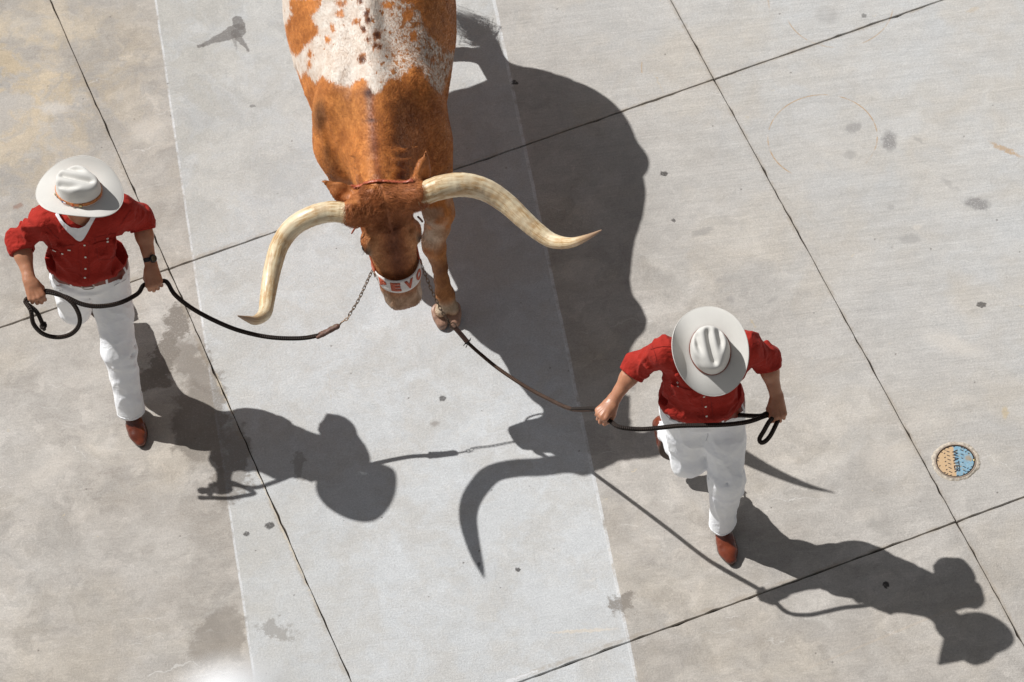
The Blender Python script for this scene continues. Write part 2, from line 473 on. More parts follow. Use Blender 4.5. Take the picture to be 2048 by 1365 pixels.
    # stains: pixel centre, radii in pixels, turn, colour, strength, ragged source, softness
    def spot(x, y, rx, ry, ang, c, a, src=None, soft=.25, brk=.35):
        nonlocal col
        if not near([(x, y)], max(rx, ry)*1.3/1200+.06): return
        q = P(x, y); v = t.vmath('SUBTRACT', src if src is not None else pw, (float(q[0]), float(q[1]), 0))
        mp = t.n('Mapping'); mp.vector_type = 'TEXTURE'; t.set(mp.inputs[0], v); mp.inputs[2].default_value = (0, 0, R(ang if ang < 0 else -ang) if False else R(-ang)); mp.inputs[3].default_value = (rx/400, ry/322, 1)
        m = t.map(t.vmath('LENGTH', mp.outputs[0]), 1+soft, 1-soft)
        m = t.math('MULTIPLY', m, t.map(fine, .05, .45, 1-brk, 1))
        col = t.mix(t.math('MULTIPLY', m, a), col, c)
    def seg(x0, y0, x1, y1, r0, r1, c, a, soft=.003, src=None, brk=.35):
        nonlocal col
        if not near([(x0, y0), (x1, y1)], .05): return
        A, B = P(x0, y0), P(x1, y1); ab = B-A; L2_ = float(ab@ab); src = src if src is not None else sm
        v = t.vmath('SUBTRACT', src, (float(A[0]), float(A[1]), 0))
        tt = t.math('DIVIDE', t.vmath('DOT_PRODUCT', v, (float(ab[0]), float(ab[1]), 0)), L2_, clamp=True)
        cb = t.n('CombineXYZ'); t.set(cb.inputs[0], t.math('MULTIPLY', tt, float(ab[0]))); t.set(cb.inputs[1], t.math('MULTIPLY', tt, float(ab[1])))
        dd = t.math('SUBTRACT', t.vmath('DISTANCE', v, cb.outputs[0]), t.math('ADD', r0/400, t.math('MULTIPLY', tt, (r1-r0)/400)))
        m = t.math('MULTIPLY', t.map(dd, soft, -soft), t.map(fine, .05, .45, 1-brk, 1))
        col = t.mix(t.math('MULTIPLY', m, a), col, c)
    sm = t.vmath('ADD', p2, t.vmath('SCALE', t.vmath('SUBTRACT', t.noise(p2, 38, 3, .7, col=True), (.5, .5, .5)), .035))
    dk = (.045, .04, .038)
    for (x, y, rx, ry, a) in ((1328, 348, 8, 6, .85), (1030, 165, 7, 5, .9), (885, 797, 7, 6, .8), (540, 1051, 9, 7, .85), (493, 1068, 6, 5, .8), (1035, 1140, 4, 5, .85),
                              (1772, 1170, 6, 5, .95), (1963, 610, 10, 6, .8), (1347, 441, 4, 3, .8), (958, 1130, 3, 4, .6), (1728, 32, 5, 4, .6), (660, 250, 4, 4, .2), (505, 213, 5, 4, .5)):
        spot(x, y, rx, ry, 0, dk, a, sm, .2)
    spot(869, 848, 8, 6, 0, (.2, .17, .15), .6, sm, .7)
    gr = (.215, .205, .20)
    sg = t.vmath('ADD', sm, t.vmath('SCALE', t.vmath('SUBTRACT', t.noise(p2, 17, 5, .75, col=True), (.5, .5, .5)), .075))
    for (x, y, rx, ry, an, a) in ((1778, 282, 15, 19, 0, .8), (1953, 408, 26, 12, 25, .8), (1706, 255, 18, 10, -20, .55), (1700, 308, 12, 9, 0, .35), (1545, 600, 10, 5, -20, .3), (1900, 370, 24, 4, 50, .3), (1838, 282, 14, 3, 50, .4), (1820, 478, 22, 9, 5, .4), (1405, 463, 24, 7, -15, .45), (1782, 415, 8, 5, 50, .4), (1445, 560, 16, 7, 0, .3), (1652, 30, 22, 20, 0, .25), (1460, 600, 8, 8, 0, .3)):
        spot(x, y, rx, ry, an, gr, a, sg, .35, .85)
    # the splash on the pale strip
    spc = (.15, .137, .128)
    seg(474, 40, 480, 52, 11, 12, spc, .8); seg(474, 62, 405, 91, 19, 4, spc, .8); seg(470, 66, 497, 101, 9, 3, spc, .75); seg(468, 72, 473, 100, 6, 1, spc, .5); seg(398, 93, 404, 92, 5, 5, spc, .8)
    seg(655, 722, 668, 880, .6, .4, (.42, .35, .26), .6, .002); seg(668, 880, 700, 1010, .5, .2, (.42, .35, .26), .35, .002)
    seg(1963, 611, 2048, 612, .6, .3, (.25, .2, .15), .5, .002); seg(1310, 150, 1326, 185, 1, .6, (.50, .36, .18), .5, .003)
    seg(1175, 940, 1195, 965, 2, 1, (.25, .23, .22), .0)
    seg(1500, 640, 1512, 655, 1.5, 1, (.5, .38, .2), .5)
    for (x0, y0, x1, y1) in ((120, 860, 220, 830), (30, 900, 90, 935), (150, 960, 215, 1060), (90, 1020, 150, 1010), (1240, 1110, 1420, 1060), (1290, 1140, 1450, 1110), (60, 320, 140, 290)):
        seg(x0, y0, x1, y1, .8, .3, (.60, .58, .55), .35, .004)
    # damp stains at left leg and shadow, bottom patches
    dp = (.20, .175, .15)
    dampv = t.vmath('ADD', pw2, t.vmath('SCALE', t.vmath('SUBTRACT', t.noise(p2, 13, 6, .75, col=True), (.5, .5, .5)), .28))
    for (x, y, rx, ry, an, a) in ((345, 640, 26, 34, 10, .45), (330, 710, 22, 40, 0, .5), (312, 750, 30, 30, 0, .5), (395, 730, 30, 60, -25, .35), (400, 850, 46, 70, 0, .38),
                                  (560, 1262, 32, 15, 0, .26), (440, 1270, 40, 60, 30, .3), (465, 930, 26, 70, 8, .35), (1235, 1215, 28, 20, 0, .4), (600, 920, 14, 26, 15, .25)):
        spot(x, y, rx*1.15, ry*1.15, an, dp, min(.92, a*2.0), dampv, .20, .4)
    lp = (.66, .60, .53)
    for (x, y, rx, ry, an, a) in ((1775, 920, 50, 26, 0, .35), (1848, 845, 42, 22, 0, .25), (1910, 690, 60, 16, 30, .35), (1730, 1030, 30, 14, 0, .25), (290, 260, 30, 22, 0, .4),
                                  (110, 215, 30, 14, 10, .4), (1830, 455, 10, 6, 0, .4), (1925, 800, 22, 8, 0, .2), (90, 945, 60, 16, -30, .25)):
        spot(x, y, rx, ry, an, lp, a, pw, .6)
    # rust: ring marks left by round bases and a dragged bar
    def ring(x, y, r, w, a, a0=None, a1=None, band=False):
        nonlocal col
        if not near([(x, y)], .2): return
        q = P(x, y); v = t.vmath('SUBTRACT', p2, (float(q[0]), float(q[1]), 0)); ln = t.vmath('LENGTH', v)
        m = t.map(t.math('ABSOLUTE', t.math('SUBTRACT', ln, r)), w, w*.4)
        m = t.math('MULTIPLY', m, t.map(t.noise(p2, 7, 3, .7), .38, .55))
        if a0 is not None:
            at = t.n('SeparateXYZ'); t.set(at.inputs[0], v); an = t.math('ARCTAN2', at.outputs[1], at.outputs[0])
            m = t.math('MULTIPLY', m, t.math('MULTIPLY', t.map(an, a0-.1, a0+.1), t.map(an, a1+.1, a1-.1)))
        col = t.mix(t.math('MULTIPLY', m, a), col, (.42, .25, .10))
    ring(1645, 275, .283, .0042, .7, -.75, 3.3); ring(1645, 275, .283, .0048, .7, -3.2, -2.35); ring(1678, 12, .285, .0042, .55, -2.9, -.3); ring(1420, 130, .36, .005, .45, 2.9, 3.3)
    ring(1350, 30, .5, .005, .4, -.1, .9)
    spot(2012, 300, 34, 5, 38, (.42, .26, .12), .7, sg, .4, .7); spot(1945, 20, 14, 4, -20, (.5, .36, .2), .3, sm, .5); spot(1790, 1265, 200, 2, -18, (.5, .4, .3), .2, p2, .5)
    spot(36, 413, 11, 6, -12, (.26, .14, .10), .6, sm, .3)
    spot(1165, 1262, 60, 3, 4, (.62, .54, .44), .6, sm, .4); spot(2010, 825, 6, 12, 10, (.5, .38, .2), .5, sm, .4)
    # dirt that has settled along the joints
    def jd(a, b, w, c, amt):
        nonlocal col
        d = t.math('ABSOLUTE', sdline(a, b, sm)); col = t.mix(t.math('MULTIPLY', t.map(d, w, w*.2), t.math('MULTIPLY', t.map(t.noise(p2, 8, 4, .7), .35, .65), amt)), col, c)
    for (a, b) in (((97, 0), (698, 1363)), ((1340, 0), (1913, 1044)), ((0, 650), (1428, 159)), ((1064, 1346), (1913, 1044))):
        jd(a, b, .020, (.33, .28, .22), .55)
    seg(431, 750, 466, 830, 4, 2, (.58, .49, .36), .6); seg(513, 940, 588, 1110, 1.6, 2.6, (.58, .49, .36), .6); seg(588, 1110, 640, 1230, 2.6, 1.0, (.58, .49, .36), .5); seg(395, 690, 432, 755, 3, 5, (.22, .18, .14), .5)
    seg(1010, 1365, 1075, 1342, 3.5, 2.5, (.66, .66, .67), .8)
    hgt = t.math('ADD', t.math('MULTIPLY', br, .22), t.math('ADD', t.math('MULTIPLY', fine, .30), t.math('MULTIPLY', grit, .18)))
    hgt = t.math('SUBTRACT', hgt, t.math('MULTIPLY', pit, .8))
    return t.fin(col, t.map(mid, 0, 1, .78, .95), t.bump(hgt, .7, .0035), Specular_IOR_Level=.25)

def simple(name, c, rough=.5, metal=0, bscale=None, bstr=.3, bdist=.001, var=.0, spec=.5, vscale=12, **kw):
    t = NT(name); p = t.pos(); col = (*c, 1)
    if var:
        f = t.noise(p, vscale, 4, .6)
        col = t.mix(t.map(f, .25, .75), tuple(x*(1-var) for x in c), tuple(min(1, x*(1+var)) for x in c))
    nor = t.bump(t.noise(p, bscale, 3, .6), bstr, bdist) if bscale else None
    return t.fin(col, rough, nor, Metallic=float(metal), Specular_IOR_Level=spec, **kw)

def cloth(name, c, fold=.35, weave=.12, rough=.85, sheen=.2, dirt=None, fs=26):
    t = NT(name); p = t.pos()
    d = t.vmath('ADD', p, t.vmath('SCALE', t.vmath('SUBTRACT', t.noise(p, 9, 2, .5, col=True), (.5, .5, .5)), .09))
    cr = t.noise(d, fs, 3, .5); ridge = t.math('ABSOLUTE', t.math('SUBTRACT', cr, .5))
    wv = t.noise(p, 900, 1, .5)
    col = t.mix(t.map(t.noise(p, 14, 4, .6), .3, .7), tuple(x*(.97 if dirt else .88) for x in c), tuple(min(.95, x*1.05) for x in c))
    if dirt: col = t.mix(t.math('MULTIPLY', t.map(t.noise(p, 5.5, 5, .7), .58, .75), .35), col, dirt)
    nor = t.bump(t.math('SUBTRACT', 1.0, t.math('MULTIPLY', ridge, 3.0)), fold, .010)
    nor = t.bump(wv, weave, .0008, nor)
    return t.fin(col, rough, nor, Sheen_Weight=sheen, Specular_IOR_Level=.2)

def skin():
    t = NT('skin'); p = t.pos()
    col = t.mix(t.map(t.noise(p, 16, 4, .6), .3, .7), (.40, .175, .095), (.50, .235, .135))
    col = t.mix(t.math('MULTIPLY', t.map(t.noise(p, 60, 3, .6), .55, .8), .35), col, (.45, .15, .09))
    h = t.math('ADD', t.noise(p, 260, 3, .6), t.math('MULTIPLY', t.noise(p, 45, 3, .6), 1.6))
    return t.fin(col, t.map(t.noise(p, 30, 3, .5), .3, .7, .36, .52), t.bump(h, .35, .0012), Subsurface_Weight=.12, Subsurface_Radius=(.012, .004, .002), Subsurface_Scale=.6)

def coat(fur=False):
    t = NT('coat_fur' if fur else 'coat'); p = t.pos()
    tint = t.attr('tint', False); w = t.attr('white'); sp = t.attr('speck')
    st = t.stretch(p, (60, 22, 30))
    hair = t.noise(t.vmath('ADD', st, t.vmath('SCALE', t.noise(p, 9, 2, .5, col=True), 6)), 1.6, 3, .65)
    blot = t.noise(p, 11, 4, .6)
    base = t.mix(t.map(blot, .3, .7), t.vmath('MULTIPLY', tint, (.74, .64, .54)), t.vmath('MULTIPLY', tint, (1.22, 1.22, 1.2)))
    base = t.mix(t.math('MULTIPLY', t.map(hair, .3, .75), .45), t.vmath('MULTIPLY', base, (.72, .66, .6)), t.vmath('MULTIPLY', base, (1.28, 1.30, 1.28)))
    edge = t.math('ADD', w, t.math('MULTIPLY', t.math('SUBTRACT', t.noise(t.stretch(p, (1.5, .6, 1)), 42, 4, .7), .5), .06))
    wm = t.map(edge, -.006, .010)
    sn = t.noise(t.vmath('ADD', t.stretch(p, (1.3, .8, 1)), (4, 4, 4)), 30, 3, .55)
    spk = t.math('MULTIPLY', t.map(t.math('ADD', sn, t.math('MULTIPLY', sp, .17)), .70, .76), t.map(sp, 0, .15))
    sn2 = t.noise(t.stretch(p, (1.8, .8, 1)), 90, 3, .6)
    spk2 = t.math('MULTIPLY', t.map(t.math('ADD', sn2, t.math('MULTIPLY', sp, .16)), .62, .74), t.math('MULTIPLY', sp, .75))
    white = t.mix(t.map(t.noise(p, 20, 4, .6), .3, .75), (.74, .68, .61), (.60, .49, .40))
    white = t.mix(t.math('MULTIPLY', t.map(hair, .35, .7), .3), white, (.56, .44, .35))
    white = t.mix(t.math('MAXIMUM', spk, spk2), white, (.40, .17, .06))
    col = t.mix(wm, base, white)
    nor = t.bump(hair, .5 if not fur else .0, .004)
    return t.fin(col, .50, None if fur else nor, Specular_IOR_Level=.28)

def horn_mat():
    t = NT('horn'); u = t.attr('hu'); v = t.attr('hv')      # hu along the horn in metres, hv round it
    p = t.pos()
    cv = t.n('CombineXYZ'); t.set(cv.inputs[0], u); t.set(cv.inputs[1], v)
    streak = t.noise(t.stretch(cv.outputs[0], (10, 9, 1)), 1.0, 5, .65, .4)
    rings = t.noise(t.stretch(cv.outputs[0], (62, 3.2, 1)), 1.0, 4, .7)
    basef = t.map(u, .30, .04)
    c = t.mix(t.map(streak, .38, .60), (.76, .62, .40), (.50, .31, .14))
    c = t.mix(t.math('MULTIPLY', t.map(t.noise(p, 60, 4, .7), .5, .75), .5), c, (.28, .15, .055))
    c = t.mix(t.math('MULTIPLY', t.map(t.noise(p, 7, 3, .6), .42, .65), .5), c, (.78, .70, .52))
    c = t.mix(t.math('MULTIPLY', t.map(rings, .55, .72), t.math('MULTIPLY', basef, .28)), c, (.40, .30, .19))
    c = t.mix(t.map(u, .80, .96), c, (.33, .21, .13))
    h = t.math('ADD', t.math('MULTIPLY', rings, t.math('MULTIPLY', basef, 1.3)), t.math('MULTIPLY', streak, .5))
    return t.fin(c, t.map(streak, .3, .7, .34, .55), t.bump(h, .6, .004), Coat_Weight=.04, Coat_Roughness=.3, Specular_IOR_Level=.5)

def rope_mat(c1, c2):
    t = NT('braided_rope'); uv = t.n('UVMap'); s = t.n('SeparateXYZ'); t.set(s.inputs[0], uv.outputs[0])
    a = t.math('MULTIPLY', s.outputs[0], 6.2832*3); b = t.math('MULTIPLY', s.outputs[1], 330.0)
    h = t.math('MULTIPLY', t.math('SINE', t.math('ADD', a, b)), t.math('SINE', t.math('SUBTRACT', a, b)))
    col = t.mix(t.map(h, -.6, .8), tuple(x*.45 for x in c1), t.mix(t.map(t.noise(t.pos(), 14, 4, .6), .35, .7), c1, c2))
    return t.fin(col, .62, t.bump(h, .9, .003), Specular_IOR_Level=.3)

M_CONC = concrete()
M_DIRT_SHADE = simple('joint_dirt', (.045, .035, .026), .95, bscale=200, bstr=.6, bdist=.004, var=.5, vscale=30)
M_FELT = simple('hat_felt', (.64, .62, .58), .9, bscale=600, bstr=.15, bdist=.0006, var=.035, vscale=7, spec=.15, Sheen_Weight=.25)
M_BANDL = simple('tooled_leather', (.50, .17, .045), .42, bscale=110, bstr=.7, bdist=.002, var=.3, vscale=60)
M_BANDD = simple('dark_leather_cord', (.20, .055, .03), .45, var=.3)
M_SHIRT = cloth('red_cotton', (.355, .024, .015), .42, sheen=.02)
M_SHIRTD = simple('red_cotton_thread', (.27, .015, .01), .9)
M_PANTS = cloth('white_denim', (.90, .91, .94), .30, fs=17, sheen=.05, dirt=(.76, .75, .75))
M_SEAM = simple('white_stitch', (.62, .62, .64), .9)
M_BAND = cloth('white_bandana', (.82, .82, .84), .25, fs=30)
M_SKIN = skin()
M_HAIR = simple('short_brown_hair', (.045, .025, .014), .6, bscale=260, bstr=.8, bdist=.004, var=.4)
M_BOOT = simple('boot_leather', (.15, .032, .013), .22, bscale=34, bstr=.22, bdist=.006, var=.45, vscale=11, Coat_Weight=.6, Coat_Roughness=.12)
M_SOLE = simple('boot_sole', (.055, .028, .016), .5, var=.3)
M_BELT = simple('belt_leather', (.20, .035, .018), .4, bscale=90, bstr=.4, var=.3)
M_STEEL = simple('worn_steel', (.45, .43, .40), .32, 1, var=.2)
M_CHAIN = simple('old_bronze_chain', (.24, .17, .12), .42, .85, var=.5, vscale=120)
M_BUTTON = simple('pearl_button', (.80, .76, .68), .22)
M_BLACK = simple('black_plastic', (.008, .008, .009), .18)
M_STRAP = simple('black_rubber', (.012, .012, .013), .5)
M_ROPE = rope_mat((.022, .013, .009), (.050, .028, .017))
M_ROPEB = rope_mat((.085, .045, .028), (.12, .07, .045))
M_TAB = simple('worn_brown_leather', (.13, .065, .045), .6, bscale=130, bstr=.8, bdist=.003, var=.45, vscale=80)
M_STRAPR = simple('red_brown_strap', (.40, .095, .045), .38, bscale=80, bstr=.3, var=.2)
M_NOSE = simple('white_stamped_leather', (.74, .70, .66), .5, bscale=150, bstr=.9, bdist=.003, var=.1, vscale=90)
M_INK = simple('burnt_orange_leather', (.46, .09, .04), .5, var=.15, vscale=120)
M_COAT = coat(); M_FUR = coat(True); M_HORN = horn_mat()
M_HOOF = simple('hoof', (.33, .19, .13), .4, bscale=40, bstr=.5, bdist=.004, var=.45, vscale=22)
M_EYE = simple('dark_eye', (.01, .006, .004), .05)
M_SWITCH = simple('tail_hair', (.30, .20, .13), .6, var=.4)
M_BRASS = simple('aged_brass', (.42, .33, .16), .35, .9, var=.3, vscale=150)
M_WHITE = simple('white_gloss_paint', (.82, .83, .85), .35)

# ---------------------------------------------------------------- ground: concrete slabs with open joints
ground = mesh('ground', [(-900, -900, -.03), (900, -900, -.03), (900, 900, -.03), (-900, 900, -.03)], [(0, 1, 2, 3)], M_CONC)
tag(ground, 'sunlit broom finished concrete paving cut into large square slabs', kind='structure')
g11, g12, g22 = P(338.1, 538.1)[:2], P(1428.4, 159)[:2], P(1913, 1044)[:2]
E1, E2 = g12-g11, g22-g12
def slab_mesh(seed):
    rnd = random.Random(seed); L1, L2 = np.linalg.norm(E1), np.linalg.norm(E2)
    n = 64; out = []; cor = [(0, 0), (1, 0), (1, 1), (0, 1)]
    gaps = [.0026, .0034, .0026, .0034]            # half joint widths on the four sides, in metres
    for s in range(4):
        a, b = cor[s], cor[(s+1) % 4]
        for k in range(n):
            t = k/n; x, y = a[0]+(b[0]-a[0])*t, a[1]+(b[1]-a[1])*t
            gh = (.0028 if s in (0, 2) else .0019)+max(0, rnd.gauss(0, .0012))+.0007*math.sin(k*.37+s+seed)+.0005*math.sin(k*.9+seed*2)+(rnd.random() < .09)*rnd.uniform(.002, .007)
            ins = gh
            X, Y = x*L1, y*L2
            if s == 0: Y += ins
            if s == 1: X -= ins
            if s == 2: Y -= ins
            if s == 3: X += ins
            if k == 0: X += (.003 if x == 0 else -.003); Y += (.003 if y == 0 else -.003)
            out.append((X, Y))
    v = []; N = len(out); cx, cy = L1/2, L2/2
    for z, ins in ((-.022, 0), (-.003, 0), (0, .0022)):
        for (X, Y) in out:
            dx = np.clip((cx-X)*9, -1, 1)*ins if abs(X-cx) > L1/2-.03 else 0
            dy = np.clip((cy-Y)*9, -1, 1)*ins if abs(Y-cy) > L2/2-.03 else 0
            q = E1/L1*(X+dx)+E2/L2*(Y+dy); v.append((q[0], q[1], z))
    f = []
    for r_ in range(2):
        for k in range(N):
            k2 = (k+1) % N; f.append((r_*N+k, r_*N+k2, (r_+1)*N+k2, (r_+1)*N+k))
    f.append(tuple(2*N+k for k in range(N)))
    f = [q[::-1] for q in f] if np.cross(E1, E2) < 0 else f
    return v, f
protos = []
for sd in range(4):
    v, f = slab_mesh(sd); me = bpy.data.meshes.new('slab'); me.from_pydata([tuple(map(float, a)) for a in v], [], f); me.materials.append(M_CONC); me.update(); protos.append(me)
for i in range(-7, 6):
    for j in range(-6, 7):
        o = bpy.data.objects.new('slab', protos[(i*3+j*5) % 4]); q = g11+E1*i+E2*j
        o.location = (q[0], q[1], 0); link(o, ground)
        cs = [projn(*(list(q+E1*a+E2*b)+[0])) for a in (0, .25, .5, .75, 1) for b in (0, .25, .5, .75, 1)]
        if any(-60 < c_[0] < W+60 and -60 < c_[1] < H+60 for c_ in cs):
            o.material_slots[0].link = 'OBJECT'; o.material_slots[0].material = concrete((i, j))
lo_, hi_ = g11-E1*7-E2*6, g11+E1*6+E2*7
a_, b_ = g11+E1*6-E2*6, g11-E1*7+E2*7
mesh('joint_dirt', [(*lo_, -.013), (*a_, -.013), (*hi_, -.013), (*b_, -.013)], [(0, 1, 2, 3)], M_DIRT_SHADE, ground, smooth=False)

# ---------------------------------------------------------------- small round water valve cover set in mortar
def valve_cover():
    c = P(1911.2, 923.7); root = empty('valve_cover', c)
    tag(root, 'small round iron valve cover lettered WATER, half tan half blue, in pale mortar', 'valve cover')
    k = lambda zx, zy, z=0: P(1860+zx/16.06, 880+zy/16.06)+V(0, 0, z)
    rl = .0935
    # mortar collar
    v = []; f = []; n = 96
    for kk in range(n):
        t = 2*math.pi*kk/n; w = .011+.010*fbm(math.cos(t)*2.5+5, math.sin(t)*2.5+5, 0, 3)*(1.5 if math.sin(t+.4) > -.2 else .5)+.006*vn(math.cos(t)*14+20, math.sin(t)*14+20, 0, 9)
        for (r_, z) in ((.099, .0035), (.104, .0050+.001*random.random()), (.099+w*.7, .0035+.0015*random.random()), (.099+w, .0004)):
            v.append(c+V(math.cos(t)*r_, math.sin(t)*r_, z))
    for kk in range(n):
        for r_ in range(3): f.append((kk*4+r_, kk*4+r_+1, ((kk+1) % n)*4+r_+1, ((kk+1) % n)*4+r_))
    mortar = simple('mortar', (.47, .41, .335), .95, bscale=90, bstr=1, bdist=.004, var=.35, vscale=70)
    mesh('mortar_collar', v, f, mortar, root)
    rim = simple('rusty_rim', (.30, .23, .18), .6, .3, bscale=90, bstr=.5, var=.35, vscale=60)
    def ringm(name, r0, r1, z0, z1, mat):
        v = []; f = []; n = 64
        for kk in range(n):
            t = 2*math.pi*kk/n; e = V(math.cos(t), math.sin(t), 0)
            for (r_, z) in ((r0, z0), (r0, z1), (r1, z1), (r1, z0)): v.append(c+e*r_+V(0, 0, z))
        for kk in range(n):
            for q in range(3): f.append((kk*4+q, ((kk+1) % n)*4+q, ((kk+1) % n)*4+q+1, kk*4+q+1))
        return mesh(name, v, f, mat, root, smooth=False)
    ringm('rim', .0955, .101, .001, .0065, rim)
    ringm('gap_shade', .0885, .0957, .0006, .0012, M_DIRT_SHADE)  # dark ring painted in for the shade of the groove round the lid
    # lid: two tone paint, split along the lettering
    t = NT('two_tone_paint'); p = t.pos()
    A, B = k(745, 200), k(845, 1200); d = nrm((B-A)[:2]); nn = (-d[1], d[0])
    s = t.math('SUBTRACT', t.vmath('DOT_PRODUCT', p, (float(nn[0]), float(nn[1]), 0)), float(nn[0]*A[0]+nn[1]*A[1]))
    s = t.math('ADD', s, t.math('MULTIPLY', t.math('SUBTRACT', t.noise(p, 60, 3, .6), .5), .03))
    tan = t.mix(t.map(t.noise(p, 120, 4, .6), .3, .7), (.52, .34, .18), (.60, .42, .25))
    blue = t.mix(t.map(t.noise(p, 90, 4, .7), .3, .7), (.14, .31, .44), (.26, .41, .49))
    blue = t.mix(t.map(t.noise(t.vmath('ADD', p, (1, 2, 3)), 55, 4, .7), .56, .64), blue, (.32, .27, .17))
    ctr = k(1230, 600); worn = t.map(t.vmath('LENGTH', t.vmath('SUBTRACT', p, tuple(ctr))), .026, .008)
    blue = t.mix(t.math('MULTIPLY', worn, .8), blue, (.34, .25, .15))
    side = 1 if (k(1200, 700)-A)[:2]@np.array(nn) > 0 else -1
    col = t.mix(t.map(t.math('MULTIPLY', s, side), -.003, .003), tan, blue)
    col = t.mix(t.math('MULTIPLY', t.map(t.noise(p, 120, 4, .75), .50, .68), .55), col, (.25, .18, .12))
    lm = t.fin(col, .6, t.bump(t.noise(p, 400, 3, .6), .6, .001))
    v = [c+V(0, 0, .0042)]; n = 72; f = []; bolt = k(1430, 665)
    for (r_, z) in ((.0885, .0042), (.0895, .0034), (.0895, .0002)):
        for kk in range(n):
            t_ = 2*math.pi*kk/n; q = c+V(math.cos(t_), math.sin(t_), 0)*r_
            e = q-bolt; e[2] = 0; dd = np.linalg.norm(e)
            if dd < .011: q = bolt+e/dd*.011 if (e@(c-bolt)) > 0 else q+(c-q)/np.linalg.norm(c-q)*.012
            q = q.copy(); q[2] = z; v.append(q)
    for kk in range(n):
        f.append((0, 1+kk, 1+(kk+1) % n))
        for r_ in range(2): f.append((1+r_*n+kk, 1+(r_+1)*n+kk, 1+(r_+1)*n+(kk+1) % n, 1+r_*n+(kk+1) % n))
    lid = mesh('lid', v, f, lm, root, smooth=False)
    disc('bolt', bolt+V(0, 0, .001), (0, 0, 1), .007, .006, M_BRASS, root, 10)
    dark = simple('worn_black_iron', (.05, .045, .05), .5, .4, var=.4, vscale=200)
    # letters
    T0, T1 = k(795, 345), k(893, 1060)
    td = nrm(T1-T0); tu = nrm(np.cross([0, 0, 1], td))     # reads down the picture, letter tops towards the blue half
    cu = bpy.data.curves.new('WATER', 'FONT'); cu.body = 'WATER'; cu.size = 1; cu.extrude = .02; cu.offset = .008
    to = bpy.data.objects.new('t', cu); COL.objects.link(to); bpy.context.view_layer.update()
    me = bpy.data.meshes.new_from_object(to.evaluated_get(bpy.context.evaluated_depsgraph_get())); bpy.data.objects.remove(to)
    co = np.array([q.co[:] for q in me.vertices]); x0, x1, y0, y1 = co[:, 0].min(), co[:, 0].max(), co[:, 1].min(), co[:, 1].max()
    Lx = np.linalg.norm(T1-T0); Ly = .0285
    mid = k(838, 700)
    for q, cc in zip(me.vertices, co):
        w = mid+td*((cc[0]-x0)/(x1-x0)-.5)*Lx+tu*((cc[1]-y0)/(y1-y0)-.5)*Ly; q.co = (w[0], w[1], .0050+cc[2]*.05)
    me.materials.clear(); me.materials.append(dark); me.name = 'lettering'
    link(bpy.data.objects.new('lettering', me), root)
    st = [(455, 320, 60), (465, 455, -35), (480, 585, -35), (495, 715, -35), (512, 845, -35), (535, 975, -35), (560, 1105, -35), (270, 600, -45), (315, 855, -45), (235, 690, 30), (370, 415, 30),
          (555, 385, 25), (600, 405, 25), (565, 515, 25), (615, 535, 25), (585, 645, 25), (635, 665, 25), (600, 775, 25), (650, 795, 25), (620, 905, 25), (670, 930, 25), (635, 1040, 25), (685, 1060, 25), (585, 275, 20), (470, 1075, 20), (670, 1170, 0),
          (1000, 345, 25), (1045, 370, 25), (1015, 480, 25), (1055, 500, 25), (1035, 610, 30), (1050, 740, 0), (1075, 875, 25), (1125, 900, 25), (1090, 1000, 25), (1140, 1025, 25), (1145, 400, -35), (1110, 280, -20), (1230, 335, 20), (1240, 450, 20),
          (1215, 930, -35), (1345, 885, 0), (1310, 985, -30), (1240, 1055, -20), (1110, 1145, -20), (775, 238, 0), (1030, 240, 20), (890, 1165, 20)]
    proto = None
    for (x, y, an) in st:
        q = k(x, y)
        if np.linalg.norm((q-c)[:2]) > .086: q = c+(q-c)*.086/np.linalg.norm((q-c)[:2])
        if proto is None:
            proto = box('stud', (0, 0, 0), np.eye(3), (.0042, .0017, .0008), dark, root)
        o = proto if proto.get('used') is None else proto.copy()
        if proto.get('used') is None: proto['used'] = 1
        else: COL.objects.link(o); o.parent = root
        o.matrix_world = Matrix.Translation((q[0], q[1], .0048)) @ Matrix.Rotation(R(-an), 4, 'Z')
    for o in root.children:
        if 'used' in o: del o['used']
valve_cover()

# ---------------------------------------------------------------- white pole top far above the ground, close to the lens and out of focus
def pole():
    ray = nrm(_fw*FPX+_r*(462-W/2)-_u*(1410-H/2)); q = np.array(CAMP)+ray*3.4
    root = empty('white_pole', (q[0], q[1], 0))
    tag(root, 'white round topped pole, blurred and cut off by the bottom edge', 'pole')
    v = []; f = []; n = 32
    prof = [(.055, 0), (.055, .25), (.05, q[2]-.10), (.058, q[2]-.098), (.058, q[2]-.085), (.036, q[2]-.078)]
    for (r_, z) in prof:
        for kk in range(n): t = 2*math.pi*kk/n; v.append((q[0]+math.cos(t)*r_*.55, q[1]+math.sin(t)*r_*.55, z))
    for i in range(len(prof)-1):
        for kk in range(n): f.append((i*n+kk, i*n+(kk+1) % n, (i+1)*n+(kk+1) % n, (i+1)*n+kk))
    mesh('pole_shaft', v, f, M_WHITE, root)
    fl = Field().u(ell(q-V(0, 0, .034), (.044, .044, .044)), .01).u(cap(q-V(0, 0, .082), q-V(0, 0, .06), .02), .01)
    big('pole_cap', *fl.mesh(.0035), M_WHITE, root)
pole()

